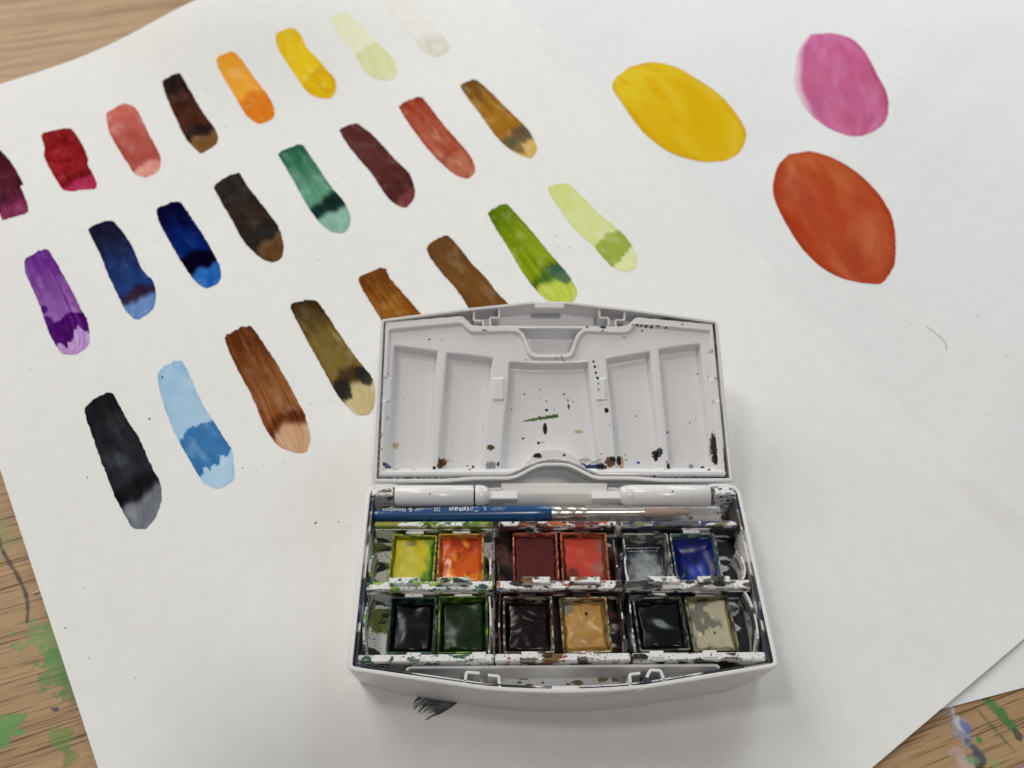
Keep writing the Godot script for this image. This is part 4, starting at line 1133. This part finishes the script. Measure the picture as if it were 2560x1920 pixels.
# ---------- racks that hold the pans ----------
func build_racks() -> void:
	var looks := [
		["left white pan rack, splashed with lime green and yellow", [["#8c8a26", 0.05, 0.12], ["#4c7a28", 0.34, 0.3], ["#37561c", 0.46, 0.3]], [["#141f1b", 0.30, 0.16], ["#8fae3a", 0.36, 0.25], ["#2c6a58", 0.42, 0.4]], [["#123a30", 0.36, 0.35], ["#2c5a2a", 0.46, 0.3]]],
		["middle pan rack, splashed with maroon, orange and black", [["#5a2a22", 0.0, 0.14], ["#b0562c", 0.3, 0.2], ["#2a1c1c", 0.40, 0.4]], [["#1d1b1b", 0.12, 0.14], ["#8c5630", 0.34, 0.2], ["#3a3a3a", 0.5, 0.4]], [["#6a4c1c", 0.24, 0.1], ["#1e1e1e", 0.36, 0.25], ["#7a4438", 0.46, 0.6]]],
		["right pan rack, splashed with slate blue and black", [["#44464e", 0.0, 0.12], ["#242a52", 0.3, 0.2], ["#7c7858", 0.34, 0.14]], [["#1f2028", 0.22, 0.15], ["#5a584a", 0.38, 0.25]], [["#3c3a26", 0.26, 0.12], ["#121212", 0.36, 0.16]]]]
	for k in 3:
		var x0 := -62.8 + 42.0 * k
		var x1 := -21.4 + 42.0 * k
		var look: Array = looks[k]
		var o := thing("pan_rack", look[0], "pan rack", box_turn * Vector3((x0 + x1) / 2.0, 1.5, 4.5), box_turn, "pan racks side by side in the paint box")
		var off := Vector3((x0 + x1) / 2.0, 1.5, 4.5)
		var mb := stained(20 + k, look[1], 0.38, 0.7)
		var mm := stained(24 + k, look[2], 0.38, 0.7)
		var mf := stained(28 + k, look[3], 0.38, 0.7)
		var inside := stained(32 + k, [[["#5f6e28", 0.20, 0.10], ["#141a10", 0.40, 0.16]], [["#4a1f18", -0.30, 0.12], ["#120d0c", -0.02, 0.16]], [["#101217", -0.06, 0.10], ["#14263a", 0.36, 0.2]]][k], 0.45, 0.72)
		var L := func(lo: Vector3, hi: Vector3, ch: float, called: String, m: Material) -> void:
			var st := begin()
			cbox(st, lo - off, hi - off, ch)
			put(done(st), called, m, o)
		var ext := 0.5 if k == 2 else 0.0
		L.call(Vector3(x0, 1.6, -19.4), Vector3(x1, 2.4, 28.4), 0.2, "rack_floor", inside)
		L.call(Vector3(x0 + 1.2, 2.4, -19.6), Vector3(x1 + ext - (1.0 if k == 2 else 0.0), 13.0, -17.6), 0.35, "back_rail", mb)
		L.call(Vector3(x0 + 1.4, 2.4, -17.55), Vector3(x1 - 0.4, 11.6, -17.0), 0.15, "rail_face", inside)
		L.call(Vector3(x0 + 0.3, 2.4, 2.3), Vector3(x1 - 0.1, 13.0, 5.4), 0.35, "middle_rail", mm)
		L.call(Vector3(x0 + 0.5, 2.4, 5.45), Vector3(x1 - 0.4, 11.4, 5.9), 0.15, "rail_face", inside)
		L.call(Vector3(x0 - 0.2, 2.4, 26.4), Vector3(x1, 13.0, 29.0), 0.45, "front_rail", mf)
		for c in [[-48.0, -32.2], [-7.6, 8.9], [30.9, 46.4]][k]:
			L.call(Vector3(c - 3.0, 9.4, -17.0), Vector3(c + 3.0, 11.2, -15.8), 0.25, "clip_tab", inside)
		for c in [[-47.0, -31.2], [-10.5, 7.2], [31.5, 47.2]][k]:
			L.call(Vector3(c - 3.0, 9.4, 5.9), Vector3(c + 3.0, 11.2, 7.0), 0.25, "clip_tab", inside)
		for c in [[[-55.1, -45.1], [-39.1, -28.9]], [[-12.9, -2.8], [3.3, 13.4]], [[28.6, 39.3], [44.9, 55.8]]][k]:
			L.call(Vector3(c[0], 12.4, 1.5), Vector3(c[1], 14.4, 4.0), 0.4, "holding_tab", mm)
		for c in [[[-48.0, -43.6], [-28.1, -23.7]], [[-13.0, -7.6], [5.0, 9.6]], [[26.5, 31.0], [43.0, 47.5]]][k]:
			L.call(Vector3(c[0], 12.5, 25.9), Vector3(c[1], 13.3, 28.3), 0.25, "front_tab", mf)
		# springy side arms of thin plastic
		for q in [[x0 + 1.6, -1.0], [x1 - 1.4, 1.0]]:
			var bx: float = q[0]
			var sg: float = q[1]
			var outer: bool = (k == 0 and sg < 0) or (k == 2 and sg > 0)
			for r in [[-8.6, 1.8], [6.0, 25.4]]:
				var l := PackedVector2Array()
				for i in 11:
					var t := i / 10.0
					l.append(Vector2(bx - off.x + sg * (0.9 if outer else 0.45) * sin(PI * t) - sg * (0.8 if outer else 0.0) * pow(absf(t - 0.5) * 2.0, 4), lerpf(r[0], r[1], t) - off.z))
				var st := begin()
				rib(st, l, 0.8 if outer else 0.6, 2.4 - off.y, (11.8 if outer else 11.2) - off.y, 0.15)
				put(done(st), "side_arm", mm if outer else inside, o)

# ---------- twelve half pans ----------
const PANS := [
	# x0, x1, z0, z1, wall stains, paint colours, level, shape, gloss, label
	[-55.7, -40.6, -15.6, 2.0, ["#b0b22c", "#86902a", "#3c4a1a"], ["#bdb21c", "#b3ab20", "#4c7a22"], 9.9, "flat", 0.36, "half pan of lime yellow paint with a green right edge"],
	[-40.0, -24.6, -16.0, 2.0, ["#c8803a", "#b09a34", "#7c3a1c"], ["#c8561c", "#9c3418", "#e89a2c"], 10.0, "swirl", 0.2, "half pan of bright orange paint with dark red swirls"],
	[-14.9, 0.3, -16.2, 2.0, ["#c06848", "#8a3426", "#4a1a16"], ["#56201f", "#521c1e", "#481a1b"], 9.9, "smooth", 0.3, "half pan of smooth maroon paint"],
	[1.2, 17.0, -16.2, 2.0, ["#bc6038", "#8a4a2c", "#3c1c14"], ["#bc3a2a", "#b0402e", "#8a625c"], 9.7, "chalky", 0.36, "half pan of coral red paint with grey corners"],
	[22.6, 38.2, -15.8, 2.0, ["#a4a49a", "#22252c", "#3c403e"], ["#adb5b6", "#9aa3a6", "#3a424a"], 3.0, "empty", 0.14, "nearly empty half pan showing its grey bottom"],
	[38.8, 54.4, -15.8, 2.0, ["#9aa698", "#24424c", "#5c6c66"], ["#0a1a6c", "#0e2486", "#10121c"], 8.2, "bowl", 0.3, "half pan of deep blue paint"],
	[-54.6, -39.8, 6.9, 25.5, ["#1c4a38", "#0d1212", "#1c1e20"], ["#06070d", "#080a12", "#050608"], 8.4, "dimple", 0.27, "half pan of glossy blue black paint, left end of the front row"],
	[-38.9, -23.2, 6.6, 25.6, ["#6c8a1c", "#2c4a1c", "#10180c"], ["#11240b", "#152b0c", "#0c190a"], 9.2, "dome", 0.3, "half pan of dark green paint"],
	[-18.4, -2.5, 6.8, 25.6, ["#a8a08a", "#3a2418", "#120f0d"], ["#0e0506", "#150708", "#080404"], 8.6, "wrinkle", 0.26, "half pan of blackish red brown paint"],
	[-0.1, 15.3, 7.2, 25.6, ["#a4a082", "#7c5c20", "#2c2a24"], ["#ac8348", "#9c7236", "#c6a066"], 9.6, "pearl", 0.3, "half pan of wrinkled golden ochre paint"],
	[23.7, 39.8, 7.3, 25.2, ["#6c6c62", "#141516", "#1e1e1c"], ["#0a0b0e", "#0e0f13", "#070809"], 9.4, "dome", 0.24, "half pan of glossy black paint"],
	[40.7, 55.2, 7.0, 25.4, ["#6c6a4c", "#1c1c16", "#8a8866"], ["#b0aa92", "#a39d86", "#66685e"], 9.6, "flat", 0.34, "half pan of beige grey paint, right end of the front row"],
]

func build_pans() -> void:
	var n := 0
	for p in PANS:
		n += 1
		var x0: float = p[0]
		var x1: float = p[1]
		var z0: float = p[2]
		var z1: float = p[3]
		var mid := Vector3((x0 + x1) / 2.0, 2.5, (z0 + z1) / 2.0)
		var tilt := [0.035, 0.0, 0.0, 0.01, -0.015, -0.01, 0.01, -0.01, 0.0, -0.02, -0.03, -0.03][n - 1] as float
		var o := thing("paint_pan", p[9], "paint pan", box_turn * mid, box_turn * Basis(Vector3.UP, -tilt), "half pans of watercolour in the box")
		var hx := (x1 - x0) / 2.0
		var hz := (z1 - z0) / 2.0
		var loop := PackedVector2Array()
		for c in [[1, 1], [-1, 1], [-1, -1], [1, -1]]:
			var ctr := Vector2(c[0] * (hx - 0.7), c[1] * (hz - 0.7))
			var a0 := atan2(c[1], c[0]) - PI / 4.0
			for i in 4: loop.append(ctr + Vector2.from_angle(a0 + PI / 2.0 * i / 3.0) * 0.7)
		var wl := []
		for q in p[4]: wl.append(q)
		var wm := stained(40 + n, [[wl[0], -0.6, 0.1], [wl[1], 0.0, 0.3], [wl[2], 0.22, 0.3]], 0.4, 0.74)
		var st := begin()
		shell(st, loop, [[0.9, 0.1], [0.0, 8.4], [0.08, 8.6], [0.5, 8.6], [0.62, 8.45], [1.35, 0.9]], true, true)
		put(done(st), "cup", wm, o)
		# the paint itself
		var shape: String = p[7]
		var nx := 44
		var ny := 52
		var pos := PackedVector3Array()
		var uv := PackedVector2Array()
		var f := noise(200 + n, 0.085, 1)
		var g := noise(230 + n, 0.17, 1)
		var level: float = float(p[6]) - 2.5
		var inset := 0.64 + (8.4 - level) * 0.095
		var ax := hx - inset
		var az := hz - inset
		for j in ny:
			for i in nx:
				var u := float(i) / (nx - 1) * 2.0 - 1.0
				var v := float(j) / (ny - 1) * 2.0 - 1.0
				var r := Vector2(u, v).length()
				var e := maxf(absf(u), absf(v))
				var x := u * ax
				var z := v * az
				var h := 0.0
				var mound := exp(-(pow(u + 0.22, 2) + pow(v - 0.22, 2)) / 0.38)
				var fall := sstep(0.82, 1.0, e + 0.05 * g.get_noise_2d(x + 9, z))
				var f0 := f.get_noise_2d(x, z)
				var g0 := g.get_noise_2d(x, z)
				match shape:
					"flat": h = 0.3 * f0 + 0.12 * g0 + 0.3 * u - 1.2 * sstep(0.88, 1.0, e + 0.06 * g0)
					"swirl": h = 0.7 * f0 + 0.3 * g.get_noise_2d(x * 0.8 + z * 0.5, z * 0.3 - x * 0.2) - 0.4 * r * r - 0.6 * fall
					"smooth": h = 0.12 * f0 - 1.0 * sstep(0.9, 1.0, e + 0.06 * g0)
					"chalky": h = 0.4 * f0 + 0.15 * g0 - 1.2 * sstep(0.84, 1.0, e + 0.1 * g0)
					"empty": h = 0.55 * sstep(0.72, 0.5, Vector2(u, (v - 0.22) * 1.1).length()) - 0.5 * pow(maxf(0.0, 1.0 - Vector2(u, (v - 0.22) * 1.1).length() / 0.6), 2) + 0.7 * sstep(0.8, 1.0, e)
					"bowl": h = -2.6 + 2.8 * pow(e, 3) + 1.3 * exp(-(pow(u - 0.1, 2) + pow(v - 0.45, 2)) / 0.2) + 0.5 * f0
					"dimple": h = 1.3 * mound + 0.8 * f.get_noise_2d(x * 1.1, z * 1.1) * (1.0 - mound) + 0.10 * g0 - 1.6 * fall
					"dome": h = 0.9 * mound + 0.5 * f0 + 0.16 * g0 - 1.4 * fall
					"wrinkle": h = 0.9 * mound + 0.5 * f0 + 0.35 * absf(g.get_noise_2d(x * 0.9, z * 0.9)) - 1.6 * fall
					"pearl": h = 0.8 * mound + 0.35 * f0 + 0.4 * absf(g.get_noise_2d(x * 0.8, z * 0.8)) - 1.5 * fall
				pos.append(Vector3(x, level + h, z))
				uv.append(Vector2(u * 0.5 + 0.5, v * 0.5 + 0.5))
		var m := mat(Color.WHITE, p[8], 0.42, pan_texture(p, n))
		m.texture_repeat = false
		put(net(pos, nx, ny, uv, Vector3.UP), "paint", m, o)

func pan_texture(p: Array, n: int) -> ImageTexture:
	var w := 72
	var h := 84
	var px := PackedByteArray()
	px.resize(w * h * 3)
	var c0 := Color(p[5][0])
	var c1 := Color(p[5][1])
	var c2 := Color(p[5][2])
	var f := noise(300 + n, 1.0, 4)
	var g := noise(330 + n, 1.0, 3)
	for y in h:
		for x in w:
			var u := (x + 0.5) / w
			var v := (y + 0.5) / h
			var a := f.get_noise_2d(u * 3.0, v * 3.0)
			var b := g.get_noise_2d(u * 6.0 + 2.0 * a, v * 6.0)
			var c := c0.lerp(c1, sstep(-0.15, 0.25, a))
			match n:
				1:
					c = c.lerp(c2, 0.9 * sstep(0.74, 0.98, u + 0.18 * a + 0.05 * b + 0.12 * sstep(0.7, 1.0, v)))
					c = c.lerp(Color("#4c4c1a"), 0.6 * sstep(0.14, 0.08, Vector2((u - 0.42) * 0.8, (v - 0.12) * 1.6).length() + 0.05 * b))
				2:
					var a2 := f.get_noise_2d(u * 1.6 + v * 0.8, v * 0.9)
					c = c0.lerp(c1, sstep(-0.1, 0.45, a2 + 0.25 * b))
					c = c.lerp(c2, 0.8 * sstep(0.1, 0.55, g.get_noise_2d(u * 2.2 - v, v * 1.6) + 0.35 * sstep(0.6, 0.95, v)))
				4:
					c = c.lerp(c2, 0.7 * sstep(0.46, 0.34, Vector2((u - 1.0) * 1.8, v - 0.15).length() + 0.2 * a))
					c = c.lerp(c2, 0.6 * sstep(0.26, 0.14, Vector2(u - 0.9, v - 0.74).length() + 0.2 * a))
					c = c.lerp(Color("#4c2420"), 0.7 * sstep(0.36, 0.22, Vector2(u - 0.05, v - 1.0).length() + 0.2 * a))
				5:
					c = c.lerp(Color("#141c34"), 0.85 * sstep(0.36, 0.56, Vector2(u - 0.5, (v - 0.58) * 0.9).length() + 0.1 * a))
				6:
					c = c.lerp(Color("#2840a6"), 0.8 * sstep(0.36, 0.1, Vector2(u - 0.55, v - 0.7).length() + 0.2 * a))
					c = c.lerp(c2, 0.6 * sstep(0.05, 0.35, a))
				10:
					c = c.lerp(c2, 0.7 * sstep(-0.1, 0.5, a))
					c = c.lerp(Color("#77787a"), 0.8 * sstep(0.22, 0.12, Vector2(u - 0.08, v - 0.14).length() + 0.12 * a))
					c = c.lerp(Color("#1c1a16"), sstep(0.045, 0.03, Vector2(u - 0.56, v - 0.26).length()))
				12:
					c = c.lerp(c2, 0.85 * sstep(0.0, 0.3, a + 0.25 * b + 0.8 * sstep(0.62, 0.1, Vector2(u - 0.25, v - 0.35).length()) - 0.34))
					c = c.lerp(Color("#c6ba8c"), 0.7 * sstep(0.88, 0.96, maxf(absf(u - 0.5), absf(v - 0.5)) * 2.0 + 0.08 * b))
					c = c.lerp(Color("#d2cca8"), 0.8 * sstep(0.06, 0.04, Vector2(u - 0.2, v - 0.68).length()))
					c = c.lerp(Color("#26261c"), sstep(0.03, 0.02, Vector2(u - 0.56, v - 0.66).length()))
				_:
					c = c.lerp(c2, sstep(0.1, 0.4, b))
			var o := (y * w + x) * 3
			px[o] = int(clampf(c.r, 0, 1) * 255)
			px[o + 1] = int(clampf(c.g, 0, 1) * 255)
			px[o + 2] = int(clampf(c.b, 0, 1) * 255)
	return ImageTexture.create_from_image(Image.create_from_data(w, h, false, Image.FORMAT_RGB8, px))

# ---------- the brush ----------
func build_brush() -> void:
	var z := -23.2
	var o := thing("paintbrush", "short blue handled paintbrush lying in the box under a clear cap", "paintbrush", box_turn * Vector3(-3.0, 11.4, z), box_turn)
	var A := Vector3(-60.2, 0, 0.5)
	var B := Vector3(1.7, 0, -0.3)
	var st := begin()
	lathe(st, A, B, [[0.0, 0.0], [0.12, 0.8], [0.5, 1.4], [1.2, 1.8], [2.4, 1.98], [10.0, 2.15], [24.0, 2.6], [40.0, 2.85], [55.0, 2.9], [61.6, 2.8], [61.9, 2.65, 1], [61.9, 0.0]], 28)
	var hm := mat(Color(0.02, 0.27, 0.47), 0.32, 0.5)
	hm.clearcoat_enabled = true
	hm.clearcoat = 0.6
	hm.clearcoat_roughness = 0.15
	var handle := put(done(st), "handle", hm, o)
	st = begin()
	var C := Vector3(1.6, 0, -0.3)
	lathe(st, C, C + Vector3(32.3, 0, -0.35), [[0.0, 2.5], [2.6, 2.45], [3.0, 2.32], [3.6, 2.28], [4.2, 2.36], [7.6, 2.28], [8.0, 2.14], [8.6, 2.1], [9.2, 2.16], [11.2, 2.08], [11.6, 1.98], [12.2, 1.95], [12.8, 1.97], [32.3, 1.65]], 48)
	var metal := mat(Color(0.8, 0.78, 0.74), 0.3)
	metal.metallic = 1.0
	put(done(st), "ferrule", metal, o)
	st = begin()
	var D := Vector3(33.8, 0, -0.65)
	lathe(st, D, D + Vector3(17, 0, -0.1), [[0.0, 1.6], [5.0, 1.75], [10.0, 1.5], [14.0, 1.0], [16.5, 0.4], [17.0, 0.0]], 20)
	var br := mat(Color(0.64, 0.53, 0.46), 0.8)
	put(done(st), "bristles", br, o)
	st = begin()
	var F := Vector3(13.6, 0, -0.4)
	lathe(st, F, F + Vector3(46.0, 0, 0.1), [[0.0, 2.72], [46.0, 2.55]], 32)
	var clear := mat(Color(0.97, 0.97, 0.98, 0.10), 0.08)
	clear.transparency = BaseMaterial3D.TRANSPARENCY_ALPHA
	put(done(st), "clear_cap", clear, o)
	var milky := mat(Color(0.9, 0.9, 0.92, 0.3), 0.12)
	milky.transparency = BaseMaterial3D.TRANSPARENCY_ALPHA
	for e in [[0.0, 2.72], [46.0, 2.55]]:
		st = begin()
		var c: Vector3 = F + Vector3(e[0], 0, 0)
		lathe(st, c, c + Vector3(0.35, 0, 0), [[0.0, float(e[1]) - 0.14], [0.0, float(e[1]) + 0.06], [0.35, float(e[1]) + 0.06], [0.35, float(e[1]) - 0.14]], 28)
		put(done(st), "cap_rim", milky, o)
	# printing on the handle, read from the far side
	var ink := mat(Color(0.82, 0.84, 0.87), 0.5)
	var sans := SystemFont.new()
	sans.font_names = PackedStringArray(["Droid Sans"])
	var serif := SystemFont.new()
	serif.font_names = PackedStringArray(["Droid Serif"])
	serif.font_weight = 700
	var slant := FontVariation.new()
	slant.base_font = serif
	slant.variation_transform = Transform2D(Vector2(1, 0), Vector2(0.22, 1), Vector2.ZERO)
	for q in [["Winsor & Newton", -48.2, 2.3, sans], ["III", -38.6, 2.3, sans], ["Cotman", -29.4, 2.7, slant], ["5", -22.2, 2.2, sans]]:
		var tm := TextMesh.new()
		tm.text = q[0]
		tm.font = q[3]
		tm.font_size = 64
		tm.pixel_size = 0.01
		tm.depth = 0.02
		tm.curve_step = 2.0
		var t := put(tm, "lettering", ink, handle)
		var x: float = q[1]
		var r := lerpf(2.2, 2.85, clampf((x + 50.0) / 30.0, 0.0, 1.0)) + 0.03
		var k := deg_to_rad(13.0)
		var nrm := Vector3(0, cos(k), -sin(k))
		t.transform = Transform3D(Basis(Vector3(-1, 0, 0), Vector3(0, sin(k), cos(k)), nrm), Vector3(x + 1.0, r * cos(k), -r * sin(k)) * MM).scaled_local(Vector3.ONE * float(q[2]) / 0.64 * MM)
	st = begin()
	var k2 := deg_to_rad(13.0)
	for l in [[[-1.9, 0.7], [-1.0, 0.95], [-0.2, 0.4], [0.6, 0.9], [1.6, 0.6]], [[-1.4, 0.3], [-0.9, -0.7], [-0.3, 0.1], [0.1, -0.75]], [[0.3, 0.3], [0.9, -0.7], [1.2, 0.1], [1.9, -0.2]], [[-2.3, -0.2], [-1.7, -0.5]], [[1.5, 0.9], [2.3, 0.7], [2.0, 0.2]]]:
		var pl := PackedVector3Array()
		for v in l: pl.append(Vector3(-16.6 - float(v[0]) * 1.05, 2.87 * cos(k2) - float(v[1]) * sin(k2) * -1.0 * 0.8, -2.87 * sin(k2) + float(v[1]) * cos(k2) * 0.8))
		thread(st, pl, 0.07, 5)
	put(done(st), "emblem", ink, handle)

# ---------- small things ----------
func build_small_things() -> void:
	var st := begin()
	var p := PackedVector3Array()
	for q in catmull(PackedVector2Array([Vector2(163.6, -133.1), Vector2(166.4, -129.6), Vector2(168.9, -125.2), Vector2(169.4, -121.8), Vector2(168.5, -119.8)]), 16):
		p.append(Vector3(q.x, lower_height(q.x, q.y) + 0.25, q.y))
	var base := p[0]
	for i in p.size(): p[i] -= base
	thread(st, p, 0.07, 5)
	var h := thing("hair", "thin brown hair lying on the sheet with the ovals", "hair", base)
	put(done(st), "strand", mat(Color(0.5, 0.45, 0.38), 0.5), h)
	st = begin()
	var f := PackedVector3Array([Vector3(0, 0.4, 0), Vector3(1.4, 0.6, -0.7), Vector3(2.6, 0.7, -1.2), Vector3(3.2, 0.6, -0.4), Vector3(3.0, 0.4, 0.8)])
	thread(st, f, 0.3, 6)
	var t := thing("paper_scrap", "tiny cream scrap curled against the left edge of the swatch sheet", "scrap", Vector3(-176.2, -3.7, 6.6))
	put(done(st), "curl", mat(Color(0.86, 0.82, 0.68), 0.7), t)

# ---------- the telephone that takes the picture: it shades the near side ----------
func build_phone(eye: Vector3, right: Vector3, up: Vector3, fwd: Vector3) -> void:
	var o := thing("phone", "dark telephone held over the paint box", "phone", eye - fwd * 4.0, Basis(right, up, -fwd))
	var st := begin()
	cbox(st, Vector3(-40, -62, 0), Vector3(116, 14, 8), 2.0)
	put(done(st), "body", mat(Color(0.05, 0.05, 0.055), 0.4), o)
